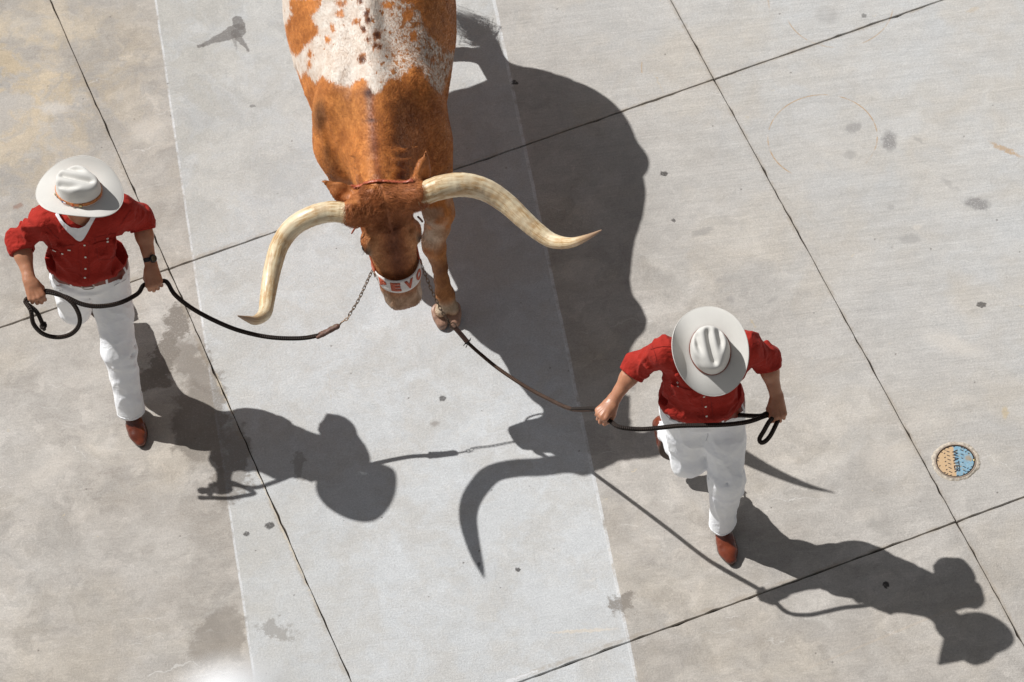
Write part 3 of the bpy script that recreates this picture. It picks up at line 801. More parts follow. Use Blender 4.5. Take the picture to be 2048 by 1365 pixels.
# ---------------------------------------------------------------- hats
def hat(parent, org, front, up, long_=.205, wide=.180, roll=.05, droop=.025, crown_h=.112, band='wide'):
    """felt western hat; org = centre of the head opening, front and up in world space"""
    U = nrm(up); F = nrm(np.array(front)-U*(np.array(front)@U)); S = np.cross(F, U)      # S = wearer's right
    A = np.stack([S, F, U]); org = np.array(org, float)
    w = lambda x, y, z: org+x*S+y*F+z*U
    ia, ib = .094, .114
    nu = 96; v = []; f = []
    def brimz(u, t):
        s = abs(math.cos(u)); fr = math.sin(u)
        z = t**1.7*(roll*s**2.6) - t**1.4*(droop*(max(fr, 0)**2)+droop*.55*(max(-fr, 0)**2))*(1)
        return z+(.005*math.sin(2*u+.6)+.0025*math.sin(3*u+1.3+org[0])+.0015*math.sin(5*u+org[0]*3))*t*t
    prof = [0, .04, .12, .25, .4, .55, .7, .82, .92, 1.0]
    for t in prof:
        for k in range(nu):
            u = 2*math.pi*k/nu; cx, cy = math.cos(u), math.sin(u)
            tt = t; x = cx*(ia+(wide-ia)*tt)*(1-.03*abs(cx)*tt*roll/.05); y = cy*(ib+(long_-ib)*tt)
            v.append(w(x, y, brimz(u, t)))
    for i in range(len(prof)-1):
        for k in range(nu): f.append((i*nu+k, i*nu+(k+1) % nu, (i+1)*nu+(k+1) % nu, (i+1)*nu+k))
    b = mesh('hat_brim', v, f, M_FELT, parent)
    # bound edge and thickness
    solid(b, .0035, 0); subsurf(b, 1)
    # crown as a field: dome, then the long dent on top and the two side dents
    c = Field()
    def crown_fn(X, Y, Z):
        px, py, pz = X-org[0], Y-org[1], Z-org[2]
        x = px*S[0]+py*S[1]+pz*S[2]; y = px*F[0]+py*F[1]+pz*F[2]; z = px*U[0]+py*U[1]+pz*U[2]
        ss = lambda a, b, q: (lambda k: k*k*(3-2*k))(np.clip((q-a)/(b-a), 0, 1))
        tz = np.clip(z/crown_h, 0, 1)
        a = ia*(1-.13*tz)*(1-.16*tz*ss(.0, .10, y)); b_ = ib*(1-.09*tz)
        # side walls are pressed in where the thumb and fingers hold the front
        r_ = np.sqrt((x/a)**2+(y/b_)**2); side = (r_-1)*a
        side = side+.010*np.exp(-((np.abs(y-.045))/.035)**2)*ss(.45, .9, tz)*np.exp(-((np.abs(x)-.07)/.03)**2)
        ax = np.abs(x)
        top = crown_h*(1.0-.05*ss(-.02, .11, y))-.010*np.clip(r_, 0, 1)**3
        top = top-.023*np.exp(-((x+.10*np.clip(y, -.1, .1)**2*8)/.0135)**2)*ss(-.105, -.07, y)*(1-ss(.06, .10, y))
        top = top-.024*np.exp(-((ax-.052+.10*np.clip(y+.02, 0, 1))/.0135)**2)*ss(-.100, -.060, y)*(1-ss(-.03, .045, y))
        d = z-top; k = .020; h = np.maximum(k-np.abs(side-d), 0)/k
        return np.maximum(np.maximum(side, d)+h*h*k*.25, -.004-z)*.8
    c.u((crown_fn, (org-.17, org+.17)), 0)
    c.d(lambda X, Y, Z: (fbm(X*14, Y*14, Z*14, 5, 2)-.5)*.004)
    cv, cf = c.mesh(.0036, org-.16, org+.16)
    cr = big('hat_crown', cv, cf, M_FELT, parent)
    m = cr.modifiers.new('sm', 'SMOOTH'); m.factor = .5; m.iterations = 4
    # band follows the crown
    t0, t1, th = {'wide': (.006, .026, .0028), 'thin': (.004, .012, .004)}[band]
    bf = Field(); bf.u(ecap(w(0, 0, -.02), w(0, 0, .05), .1145+th, .1115+th, S, .826), 0)
    bf.i(plane(w(0, 0, t0), -U)); bf.i(plane(w(0, 0, t1), U))
    # sits on the brim: drop the band with the brim
    bv, bfx = bf.mesh(.0028, org-.13, org+.13)
    bd = big('hat_band', bv, bfx, M_BANDL if band == 'wide' else M_BANDD, cr)
    m = bd.modifiers.new('sm', 'SMOOTH'); m.factor = .5; m.iterations = 2
    # edge binding
    e = []
    for k in range(nu):
        u = 2*math.pi*k/nu; cx, cy = math.cos(u), math.sin(u)
        e.append(w(cx*wide*(1-.03*abs(cx)*roll/.05), cy*long_, brimz(u, 1)))
    tube('brim_edge', e, .0024, M_FELT, b, 6, closed=True)
    def on_band(ang, z):     # point and outward normal on the band, ang from front towards the wearer's right
        for_r = V(math.sin(ang), math.cos(ang)); x, y = for_r[0]*.0955, for_r[1]*.1165
        n_ = nrm(S*for_r[0]/.66+F*for_r[1]); return w(x, y, z)+n_*(.002), n_
    return cr, bd, on_band, (S, F, U)

# ---------------------------------------------------------------- hands closed round a rope
def hand(f, Wr, X, Y, Z, s=1.0, spread=1.0, thumb=True, pinch=False):
    """Wr wrist, X towards the knuckles, Y towards the thumb, Z out of the back of the hand"""
    q = lambda x, y, z: Wr+(X*x+Y*y+Z*z)*s
    bx = lambda a, b, r0, r1=None: cap(a, b, r0*s, None if r1 is None else r1*s)
    f.u(ecap(q(-.02, 0, 0), q(.018, .001, 0), .027*s, .031*s, Z, .74), .012)
    f.u(ecap(q(.02, .012, .000), q(.082, .020, -.001), .021*s, .021*s, Z, .72), .016)
    f.u(ecap(q(.02, -.008, -.001), q(.078, -.012, -.003), .020*s, .021*s, Z, .70), .016)
    f.u(bx(q(.03, -.018, -.006), q(.070, -.030, -.010), .015, .013), .014)
    ys = (.031, .0105, -.0105, -.0305); ln = (1.0, 1.07, 1.0, .84); rr = (.0098, .0100, .0094, .0083); mz = (-.001, .003, .000, -.006); mx = (.083, .087, .083, .075)
    grip = q(.076, 0, -.030)
    for i in range(4):
        L = ln[i]; y = ys[i]*spread
        m = q(mx[i], y, mz[i]); p1 = q(mx[i]+.020*L, y*.98, mz[i]-.030*L)
        p2 = q(mx[i]+.000*L, y*.96, mz[i]-.053*L); p3 = q(mx[i]-.022*L, y*.95, mz[i]-.050*L)
        g = Field(); r_ = rr[i]
        f.u(bx(q(mx[i]-.03, y*.9, mz[i]-.002), m, r_*1.02, r_*1.10), .010)
        f.u(bx(m, p1, r_*1.12, r_*1.02), .0035); f.u(bx(p1, p2, r_*1.05, r_*.95), .0025); f.u(bx(p2, p3, r_*.95, r_*.82), .0025)
        f.u(ell(m+Z*.0022*s, (r_*1.08*s,)*3), .006)                 # knuckle
    # tendons on the back of the hand
    for i in range(4):
        f.u(bx(q(.022, ys[i]*.35, .0135), q(mx[i]-.006, ys[i]*.95, mz[i]+.0065), .0032, .0038), .010)
    # thumb from the side of the palm, closing over the fingers
    f.u(bx(q(.016, .022, -.008), q(.046, .041, -.022), .0155, .0125), .016)
    f.u(bx(q(.046, .041, -.022), q(.072, .040, -.040), .0118, .0105), .004)
    f.u(bx(q(.072, .040, -.040), q(.088, .024, -.052), .0105, .0085), .003)
    f.u(bx(q(.02, .004, -.016), q(.06, -.012, -.020), .012, .011), .014)     # palm pads
    return grip
def handframe(wr, kn, thumbdir):
    X = nrm(kn-wr); Y = nrm(thumbdir-X*(thumbdir@X)); Z = np.cross(X, Y)
    if Z @ (np.array(CAMP)-wr) < 0: Z = -Z
    return X, Y, Z

# ---------------------------------------------------------------- people
def fold_fn(amp, fr, st, seed, thr=.5):
    """soft cloth folds: ridged noise, stretched; st = (3 axis scale)"""
    def fn(X, Y, Z):
        wx = vn(X*5, Y*5, Z*5, seed+40)-.5; wy = vn(X*5+9, Y*5, Z*5, seed+41)-.5
        n = vn((X+wx*.16)*fr*st[0], (Y+wy*.16)*fr*st[1], (Z+wx*.12)*fr*st[2], seed)
        n2 = vn((X+wy*.10)*fr*2.1*st[0], (Y+wx*.1)*fr*2.1*st[1], (Z+wy*.1)*fr*2.1*st[2], seed+7)
        r1 = 1-np.abs(n*2-1); r2 = 1-np.abs(n2*2-1)
        return -amp*(r1**3*1.1+r2**3*.55-.35)
    return fn
def person(name, J, labels, cfg):
    Pt = {k: (P(*v) if len(v) == 3 else V(*v[:3])) for k, v in J.items()}
    root = empty(name, (cfg['base'][0], cfg['base'][1], 0)); tag(root, labels, 'person')
    pel, nek = Pt['pelvis'], Pt['neck']; U = nrm(nek-pel); Ls = nrm(Pt['shL']-Pt['shR']); Ls = nrm(Ls-U*(Ls@U)); Fd = np.cross(Ls, U)
    T = (Ls, Fd, U); A = np.stack(T)
    t = lambda c, l, f_, u: c+Ls*l+Fd*f_+U*u
    hd = Pt['head']; hU = nrm(cfg['hat_up']); hF = nrm(np.array(cfg['hat_front'])-hU*(np.array(cfg['hat_front'])@hU)); hS = np.cross(hF, hU)
    h_ = lambda x, y, z: hd+hS*x+hF*y+hU*z
    # --- body: head and trunk coarse, arms and hands fine, one mesh
    b = Field()
    b.u(ell(h_(0, -.012, .035), (.074, .094, .085), (hS, hF, hU)), 0)
    b.u(ell(h_(0, .028, -.045), (.056, .062, .075), (hS, hF, hU)), .04)
    b.u(cap(h_(0, .060, -.098), h_(0, .055, -.085), .022, .026), .03)               # chin
    b.u(cap(h_(0, .088, .005), h_(0, .108, -.028), .009, .014), .012)               # nose
    b.u(cap(h_(-.016, .090, -.060), h_(.016, .090, -.060), .007), .008); b.u(cap(h_(-.014, .088, -.071), h_(.014, .088, -.071), .008), .008)
    b.sub(cap(h_(-.018, .101, -.0655), h_(.018, .101, -.0655), .003), .006)
    b.sub(ell(h_(-.031, .096, .004), (.016, .014, .010), (hS, hF, hU)), .014); b.sub(ell(h_(.031, .096, .004), (.016, .014, .010), (hS, hF, hU)), .014)
    b.u(ell(h_(-.031, .076, .003), (.0125,)*3), .003); b.u(ell(h_(.031, .076, .003), (.0125,)*3), .003)
    b.u(cap(h_(-.042, .084, .024), h_(-.014, .090, .022), .006), .01); b.u(cap(h_(.042, .084, .024), h_(.014, .090, .022), .006), .01)
    for s in (-1, 1):
        b.u(ell(h_(s*.077, -.006, -.012), (.008, .019, .032), (hS, hF, hU)), .008); b.sub(ell(h_(s*.086, -.002, -.010), (.006, .010, .018), (hS, hF, hU)), .006)
    b.u(cap(h_(0, -.03, -.06), t(nek, 0, -.005, -.04), .056, .060), .03)
    b.u(cap(t(nek, 0, 0, -.02), t(pel, 0, 0, .1), .085, .09), .05)
    b.u(cap(Pt['shL']-U*.03, Pt['shR']-U*.03, .045), .04)
    b.u(cap(pel+U*.05, pel-U*.05, .09), .04)
    for s in 'LR':
        b.u(cap(Pt['hip'+s], Pt['knee'+s], .065, .045), .03); b.u(cap(Pt['knee'+s], Pt['ank'+s], .047, .036), .02)
    parts = [b.mesh(.0085)]
    grips = {}
    armf = {}
    for s in 'LR':
        a = Field(); sh, el_, wr = Pt['sh'+s], Pt['el'+s], Pt['wr'+s]
        X, Y, Z = handframe(wr, Pt['kn'+s], Pt['th'+s]-Pt['lf'+s])
        a.u(cap(el_+(sh-el_)*.6, el_, .042, .041), 0)
        ax = nrm(wr-el_)
        a.u(ecap(el_, el_+(wr-el_)*.35, .041, .043, Z, .95), .02); a.u(ecap(el_+(wr-el_)*.3, wr, .041, .0275, Z, .84), .02)
        a.u(cap(wr-Y*.019+Z*.010-X*.012, wr-Y*.019+Z*.010-X*.006, .009), .012)     # wrist bone
        grips[s] = (hand(a, wr, X, Y, Z, cfg.get('hs', 1.0)), X, Y, Z)
        a.d(lambda X_, Y_, Z_: (vn(X_*45, Y_*45, Z_*45, 3)-.5)*.0016)
        armf[s] = a; parts.append(a.mesh(.0030))
    v, f = merge(*parts)
    body = big('body', v, f, M_SKIN, root)
    # --- hair: back and sides under the hat
    hf = Field(); hf.u(ell(h_(0, -.016, .03), (.080, .099, .088), (hS, hF, hU)), 0)
    hf.sub(ell(h_(0, .085, -.03), (.085, .08, .12), (hS, hF, hU)), .01); hf.i(plane(h_(0, 0, -.045), -hU), .02)
    hf.d(lambda X_, Y_, Z_: (vn(X_*160, Y_*160, Z_*160, 8)-.5)*.004)
    big('hair', *hf.mesh(.006), M_HAIR, body)
    # --- shirt
    sf = Field(); shc = (Pt['shL']+Pt['shR'])/2
    sf.u(ell(t(shc, 0, .0, -.12), (.178, .118, .20), A), 0)
    sf.u(ell(t(pel, 0, .006, .10), (cfg.get('waist', .168), .122, .19), A), .08)
    sf.u(cap(Pt['shL']-U*.015, Pt['shR']-U*.015, .064), .05)
    sf.u(cap(t(nek, 0, -.005, .0), t(nek, 0, -.01, -.05), .062, .10), .05)
    for s in 'LR':
        sh, el_, wr = Pt['sh'+s], Pt['el'+s], Pt['wr'+s]; sx = 1 if s == 'L' else -1; ax = nrm(wr-el_)
        sf.u(cap(sh-U*.005, el_, .064, .055), .045); sf.u(cap(el_-ax*.005, el_+ax*.035, .062, .056), .025)
        sf.u(cap(sh-U*.06-Ls*sx*.03, sh-U*.16-Ls*sx*.05, .05, .04), .05)
        ua = nrm(el_-sh)
        # gathered folds round the upper arm
        rnd = random.Random(cfg['seed']+(s == 'L'))
        for q in range(6):
            c0 = sh+(el_-sh)*(.25+.14*q); n1 = nrm(np.cross(ua, [rnd.uniform(-1, 1), rnd.uniform(-1, 1), rnd.uniform(-1, 1)]))
            n2 = np.cross(ua, n1); rr = .070-.010*(.25+.14*q)
            p0 = c0+n1*rr; p1_ = c0+ua*rnd.uniform(-.02, .03)+nrm(n1+n2*rnd.uniform(.8, 1.4))*rr
            (sf.u if q % 2 else sf.sub)(cap(p0+n1*.002, p1_, .008, .005), .022)
    bl_ = cfg.get('blouse', (.186, .136, .05)); sf.u(ell(t(pel, 0, .004, cfg.get('blu', .045)), bl_, A), .05)
    sf.d(fold_fn(.0115, 8.5, (1, 1, .55), cfg['seed'])); sf.d(fold_fn(.0032, 17, (1, 1, .4), cfg['seed']+70))
    for (a_, b_, r0, up_) in cfg.get('folds', []):
        fa, fb = t(shc, *a_), t(shc, *b_)
        (sf.u if up_ > 0 else sf.sub)(cap(fa, fb, r0, r0*.6), .03)
    nrmcut = nrm(U+Fd*cfg.get('hemtilt', .0)); hem = t(pel, 0, 0, cfg.get('hem', -.005))
    base_shirt = sf.copy()
    sf.i(plane(hem, -nrmcut), .012)
    collar_c = t(nek, 0, .012, .03)
    sf.sub(cap(t(nek, 0, .025, -.01), t(nek, 0, .05, .14), .054, .065), .010)
    for s in 'LR':
        el_, wr = Pt['el'+s], Pt['wr'+s]; ax = nrm(wr-el_)
        sf.sub(cap(el_+ax*.022, el_+ax*.20, .0485), .004)
        sf.il(plane(el_+ax*.058, ax), (el_-.11, el_+.11), .006)
    sv, sfx = sf.mesh(.0052)
    shirt = big('shirt', sv, sfx, M_SHIRT, body); sb = bvh_of(sv, sfx)
    # rolled cuffs
    for s in 'LR':
        el_, wr = Pt['el'+s], Pt['wr'+s]; ax = nrm(wr-el_)
        cf = Field(); cf.u(cap(el_+ax*.0, el_+ax*.06, .0665, .0615), 0)
        cf.d(fold_fn(.006, 12, (1, 1, 1), cfg['seed']+5))
        cf.sub(cap(el_-ax*.08, el_+ax*.2, .054, .050), .003)
        tl = nrm(ax+.18*np.array(cfg.get('cufft', (0, 0, 1))))
        cf.i(plane(el_+ax*.012, -tl), .004); cf.i(plane(el_+ax*.060, ax), .007)
        big('rolled_cuff', *cf.mesh(.0042, el_-.12, el_+.12), M_SHIRT, shirt)
    # placket, pockets, buttons: cut from a slightly larger shirt
    def sheet(nm, c, ax, half, off, mat, par):
        g = base_shirt.copy()
        bb = rbox(c, ax, half, .003)
        lo_, hi_ = bb[1]
        return big(nm, *g.mesh(.0036, lo_, hi_, post=lambda D, X, Y, Z: np.maximum(D-off, np.maximum(bb[0](X, Y, Z), -(D+.003)))), mat, par)
    mid0, _ = hit(sb, *cfg['placket'][0]); mid1 = None; py_ = cfg['placket'][1][1]
    while mid1 is None: mid1, _ = hit(sb, cfg['placket'][1][0], py_); py_ -= 3
    pa = nrm(mid1-mid0); pl_n = nrm(Fd-pa*(Fd@pa)); ps = np.cross(pa, pl_n)
    sheet('placket', (mid0+mid1)/2+pl_n*.0, (ps, pa, pl_n), (.0165, np.linalg.norm(mid1-mid0)/2, .06), .0028, M_SHIRT, shirt)
    for (x, y) in cfg['buttons']:
        q, n_ = hit(sb, x, y, .003)
        if q is not None: disc('button', q, n_, .0056, .0022, M_BUTTON, shirt, 12)
    for (x, y, hx, hy) in cfg.get('pockets', []):
        q, n_ = hit(sb, x, y)
        if q is not None:
            pu = nrm(U-n_*(U@n_)); pl = np.cross(pu, n_)
            sheet('pocket', q, (pl, pu, n_), (hx, hy, .035), .0020, M_SHIRT, shirt)
            sheet('pocket_flap', q+pu*(hy-.012), (pl, pu, n_), (hx+.002, .016, .035), .0042, M_SHIRT, shirt)
    def shirt_seam(pts, r_=.0011):
        out = [q for q in (hit(sb, x, y, .0026)[0] for (x, y) in spline([(a_, b_, 0) for a_, b_ in pts], 5)[:, :2]) if q is not None]
        if len(out) > 2: tube('seam', out, r_, M_SHIRTD, shirt, 5)
    for sm_ in cfg.get('shirt_seams', []): shirt_seam(sm_)
    # collar
    cf = Field()
    cf.u(cap(t(nek, 0, .015, -.012), t(nek, 0, .022, .045), .072, .063), 0)
    cf.sub(cap(t(nek, 0, .02, -.05), t(nek, 0, .026, .09), .064, .058), .003)
    cf.i(plane(t(nek, 0, 0, .034), U), .004); cf.sub(cap(t(nek, 0, .06, -.05), t(nek, 0, .09, .09), .03, .055), .008)
    big('collar', *cf.mesh(.0038), M_SHIRT, shirt)
    # --- trousers
    pf = Field(); hipL, hipR = Pt['hipL'], Pt['hipR']
    pf.u(ell(pel+U*(-.03), (.180, .125, .13), A), 0); pf.u(ell(t(pel, 0, 0, .03), (.166, .118, .09), A), .05)
    pf.u(cap(hipL, hipR, .088), .05)
    wdt = cfg.get('legw', {})
    for s in 'LR':
        hip, kn, an = Pt['hip'+s], Pt['knee'+s], Pt['ank'+s]; r0, r1, r2, r3 = wdt.get(s, (.094, .076, .062, .060))
        pf.u(cap(hip, hip+(kn-hip)*.5, r0, (r0+r1)/2), .05); pf.u(cap(hip+(kn-hip)*.45, kn, (r0+r1)/2, r1), .03)
        pf.u(cap(kn, kn+(an-kn)*.5, r1, r2), .03); pf.u(cap(kn+(an-kn)*.5, an, r2, r3), .02)
        sd = nrm(an-kn); f2 = nrm(np.cross(sd, Ls)); rnd = random.Random(cfg['seed']*3+(s == 'L'))
        for q in range(9):      # knee and ankle creases
            tt = rnd.choice([-.25, -.12, .0, .08, .2, .55, .72, .80, .88, .94]); c0 = kn+(an-kn)*tt if tt > 0 else kn+(hip-kn)*(-tt)
            rr = r1 if tt < .3 else r3; e1 = nrm(Ls*rnd.uniform(-1, 1)+f2*rnd.uniform(-1, 1)); e2 = nrm(np.cross(sd, e1))
            (pf.u if q % 2 else pf.sub)(cap(c0+e1*rr, c0+nrm(e1*.3+e2)*rr+sd*rnd.uniform(-.03, .05), .008, .004), .022)
    pf.d(fold_fn(.0085, 7.0, (1, 1, .5), cfg['seed']+11)); pf.d(fold_fn(.0016, 15, (1, 1, .4), cfg['seed']+71))
    # crotch creases
    for s in (-1, 1):
        for q in range(3):
            a0 = t(pel, s*.01, .115, -.085-.01*q); b0 = t(pel, s*(.10+.03*q), .10, -.055+.045*q-.06)
            pf.u(cap(a0, b0, .007, .004), .022)
    base_pants = pf.copy()
    btop = t(pel, 0, 0, .018); beltn = nrm(U+Fd*cfg.get('belttilt', 0))
    pf.i(plane(btop, beltn), .004)
    for s in 'LR':
        kn, an = Pt['knee'+s], Pt['ank'+s]; sd = nrm(an-kn); cut = an+sd*.035; r3 = wdt.get(s, (.094, .076, .062, .060))[3]
        pf.il(plane(cut, sd), (cut-.13, cut+.13), .006); pf.sub(cap(an-sd*.03, an+sd*.12, r3-.009), .004)
    pv, pfx = pf.mesh(.0058)
    pants = big('trousers', pv, pfx, M_PANTS, body); pb = bvh_of(pv, pfx)
    # belt: the trousers' own outline, pushed out and sliced
    bf = base_pants.copy(); c0 = t(pel, 0, 0, .0)
    belt = big('belt', *bf.mesh(.0045, c0-V(.22, .2, .06), c0+V(.22, .2, .06), post=lambda D, X, Y, Z: np.maximum(np.maximum(D-.0045, -(D+.004)), np.abs((X-c0[0])*beltn[0]+(Y-c0[1])*beltn[1]+(Z-c0[2])*beltn[2])-.0175)), M_BELT, body)
    bbv = bvh_of(*[np.array(q) for q in ([v_.co[:] for v_ in belt.data.vertices], [list(p_.vertices) for p_ in belt.data.polygons])])
    if 'buckle' in cfg:
        q, n_ = hit(bbv, *cfg['buckle'], .003)
        if q is None: q, n_ = t(pel, 0, .125, 0), Fd
        bu = nrm(beltn-n_*(beltn@n_)); bl = np.cross(bu, n_)
        loop = [q+bl*math.cos(a)*.030*(1 if abs(math.cos(a)) < .8 else .98)+bu*math.copysign(abs(math.sin(a))**.6, math.sin(a))*.021 for a in np.linspace(0, 2*math.pi, 24, endpoint=False)]
        tube('buckle', loop, .0032, M_STEEL, belt, 8, closed=True)
        tube('buckle_pin', [q-bl*.028, q+bl*.026+n_*.003], .002, M_STEEL, belt, 6)
    for an_ in (-1.25, -.62, .62, 1.25, 2.3, -2.3, math.pi):
        d_ = Ls*math.sin(an_)+Fd*math.cos(an_); o_ = c0+d_*.35
        loc, n_, _, _ = bbv.ray_cast(Vector(o_), Vector(-d_))
        if loc is not None:
            n_ = np.array(n_); n_ = n_ if n_@d_ > 0 else -n_
            bu = nrm(beltn-n_*(beltn@n_)); box('belt_loop', np.array(loc)+n_*.0015, (np.cross(bu, n_), bu, n_), (.0055, .027, .002), M_PANTS, pants, .001)
    for s in 'LR':      # turned hems
        kn, an = Pt['knee'+s], Pt['ank'+s]; sd = nrm(an-kn); cut = an+sd*.035; c1 = cut-sd*.012
        hv, hf2 = base_pants.mesh(.0046, cut-.12, cut+.12, post=lambda D, X, Y, Z: np.maximum(np.maximum(D-.0022, -(D+.003)), np.maximum(np.abs((X-c1[0])*sd[0]+(Y-c1[1])*sd[1]+(Z-c1[2])*sd[2])-.011, np.sqrt((X-cut[0])**2+(Y-cut[1])**2+(Z-cut[2])**2)-.11)))
        if len(hv): big('hem', hv, hf2, M_PANTS, pants)
    # pocket seams and fly as stitched ridges laid on the cloth
    def seam(nm, pts, r_=.0016):
        out = []
        for (x, y) in pts:
            q, n_ = hit(pb, x, y, .0006)
            if q is not None: out.append(q)
        if len(out) > 1: tube(nm, spline(out, 4), r_, M_SEAM, pants, 5)
    for sm_ in cfg.get('seams', []): seam('seam', sm_)
    # --- boots
    for s in 'LR':
        an, kn = Pt['ank'+s], Pt['knee'+s]; hd_ = nrm(Pt['toe'+s]-Pt['heel'+s]); upv = nrm(V(*cfg['footup'][s])); upv = nrm(upv-hd_*(upv@hd_)); sd_ = np.cross(hd_, upv)
        he, to = Pt['heel'+s], Pt['toe'+s]; L = np.linalg.norm(to-he); g = lambda x, y, z: he+hd_*x*L/.29+sd_*y+upv*z
        bt = Field(); bt.u(cap(an+nrm(kn-an)*.20, an+nrm(kn-an)*.02, .050, .044), 0); bt.u(cap(an, g(.035, 0, .060), .042, .036), .03)
        bt.u(ecap(g(.028, 0, .045), g(.07, 0, .042), .033, .033, upv, 1.0), .02)
        bt.u(ecap(g(.06, 0, .075), g(.16, 0, .036), .036, .040, upv, .85), .03)
        bt.u(ecap(g(.16, .002, .030), g(.215, .002, .026), .046, .040, upv, .62), .02); bt.u(ecap(g(.215, .002, .026), g(.262, .0, .022), .038, .026, upv, .60), .02)
        rnd = random.Random(cfg['seed']+99)
        for q in range(4):
            x0 = .115+.020*q; bt.u(cap(g(x0, -.034, .055-.1*(x0-.115)), g(x0+.012, .034, .052-.1*(x0-.115)), .0065), .010)
        bt.i(plane(g(0, 0, .012), -upv), .003)
        bt.d(lambda X_, Y_, Z_: (vn(X_*40, Y_*40, Z_*40, 2)-.5)*.003)
        bo = big('boot', *bt.mesh(.0048), M_BOOT, body)
        # sole and heel
        prof = [(-.006, .0), (.0, .024), (.03, .033), (.07, .029), (.11, .031), (.16, .047), (.20, .050), (.235, .040), (.262, .026), (.284, .010), (.288, 0)]
        ol = [(x, y) for x, y in prof]+[(x, -y) for x, y in prof[-2:0:-1]]
        ol = spline([(a_[0], a_[1], 0) for a_ in ol], 3, closed=True); N = len(ol); v = []; f = []
        for z in (0, .004, .011, .0145):
            for (x, y, _) in ol:
                k_ = 1.0 if z in (.004, .011) else .965; v.append(g((x-.14)*k_+.14, y*k_, z))
        for i in range(3):
            for k in range(N): f.append((i*N+k, i*N+(k+1) % N, (i+1)*N+(k+1) % N, (i+1)*N+k))
        f.append(tuple(range(N-1, -1, -1))); f.append(tuple(3*N+k for k in range(N)))
        mesh('sole', v, f, M_SOLE, bo)
        box('heel', g(.028, 0, -.012), (hd_, sd_, upv), (.034, .030, .0135), M_SOLE, bo, .005)
    # --- hat
    crown = hat(body, cfg['hat_org'], cfg['hat_front'], cfg['hat_up'], **cfg['hat'])
    return dict(root=root, body=body, shirt=shirt, sb=sb, pb=pb, grips=grips, Pt=Pt, T=T, hat=crown, pants=pants, base_shirt=base_shirt)

# ---------------------------------------------------------------- the handler on the left
p1 = person('person', dict(
    pelvis=(-2.025, .385, .945, 0), neck=(-1.995, .385, 1.355, 0), head=(-1.972, .318, 1.552, 0),
    shR=(-2.172, .385, 1.335, 0), shL=(-1.812, .390, 1.335, 0),
    elR=(40, 484, 1.17), wrR=(60, 564, 1.10), knR=(75, 598, 1.055), thR=(92, 584, 1.075), lfR=(62, 606, 1.055),
    elL=(281, 438, 1.135), wrL=(303, 535, .985), knL=(310, 581, .922), thL=(291, 579, .93), lfL=(328, 583, .925),
    hipL=(-1.935, .385, .85, 0), kneeL=(239, 700, .47), ankL=(261, 816, .115), heelL=(-1.955, .185, .026, 0), toeL=(-1.900, -.090, .004, 0),
    hipR=(-2.115, .385, .85, 0), kneeR=(150, 616, .50), ankR=(-2.10, .80, .29, 0), heelR=(-2.11, .885, .27, 0), toeR=(-2.09, .715, .05, 0)),
    'man in a red shirt and white bandana, wristwatch, holding a coiled lead rope at left',
    dict(base=(-2.0, .3), seed=11, hat_up=(.02, -.02, 1), hat_front=(.93, -.36, -.05), hat_org=(-1.972, .316, 1.599), hs=1.02,
         hat=dict(long_=.212, wide=.182, roll=.046, droop=.030, crown_h=.115, band='wide'),
         placket=((161, 478), (170, 566)), buttons=((169, 490), (171, 514), (171, 537), (170, 555), (125, 507), (215, 483)),
         pockets=((207, 500, .048, .055), (122, 520, .048, .055)), buckle=(176, 573), hem=.004, waist=.174, blouse=(.190, .138, .055), blu=.045,
         footup=dict(L=(0, 0, 1), R=(0, .8, .6)), legw=dict(L=(.096, .080, .066, .064), R=(.094, .078, .064, .06)),
         shirt_seams=(((162, 484), (162, 520), (163, 560)), ((178, 482), (178, 520), (178, 558)), ((188, 476), (208, 471), (232, 467)), ((190, 478), (194, 500), (198, 519), (228, 514), (229, 490), (230, 468)), ((98, 498), (122, 493), (150, 490)), ((92, 452), (108, 470), (118, 478)), ((262, 420), (250, 436), (240, 452))),
         seams=(((100, 556), (104, 572), (118, 581), (126, 580)), ((258, 548), (250, 560), (238, 566), (228, 572)), ((178, 588), (181, 610), (187, 628))),
         folds=[((-.13, .11, -.10), (-.02, .12, -.30), .012, 1), ((-.15, .10, -.20), (-.05, .12, -.36), .010, 1), ((.14, .10, -.12), (.06, .12, -.33), .011, 1), ((.16, .08, -.22), (.10, .11, -.38), .010, -1), ((-.16, .05, -.33), (-.02, .13, -.38), .012, 1), ((.03, .12, -.34), (.13, .10, -.38), .010, 1)]))
# watch on the left wrist
def watch(pr):
    el_, wr = pr['Pt']['elL'], pr['Pt']['wrL']; g, X, Y, Z = pr['grips']['L']; ax = nrm(wr-el_); c = wr-ax*.040
    Zr = nrm(Z-ax*(Z@ax)); Yr = np.cross(ax, Zr)
    f = Field(); f.u(ecap(c-ax*.011, c+ax*.011, .0325, .0315, Zr, .88), 0); f.sub(ecap(c-ax*.05, c+ax*.05, .0285, .0285, Zr, .86), .001)
    f.i(plane(c+ax*.011, ax), .002); f.i(plane(c-ax*.011, -ax), .002)
    w = big('watch_strap', *f.mesh(.0022), M_STRAP, pr['body'])
    out = nrm(Zr*.75+(Yr if Yr[0] > 0 else -Yr)*.66); q = c+out*.027
    disc('watch_case', q, out, .0205, .010, M_BLACK, w, 24); disc('watch_dial', q+out*.0101, out, .0165, .0006, simple('dial_glass', (.004, .004, .005), .06), w, 24)
watch(p1)
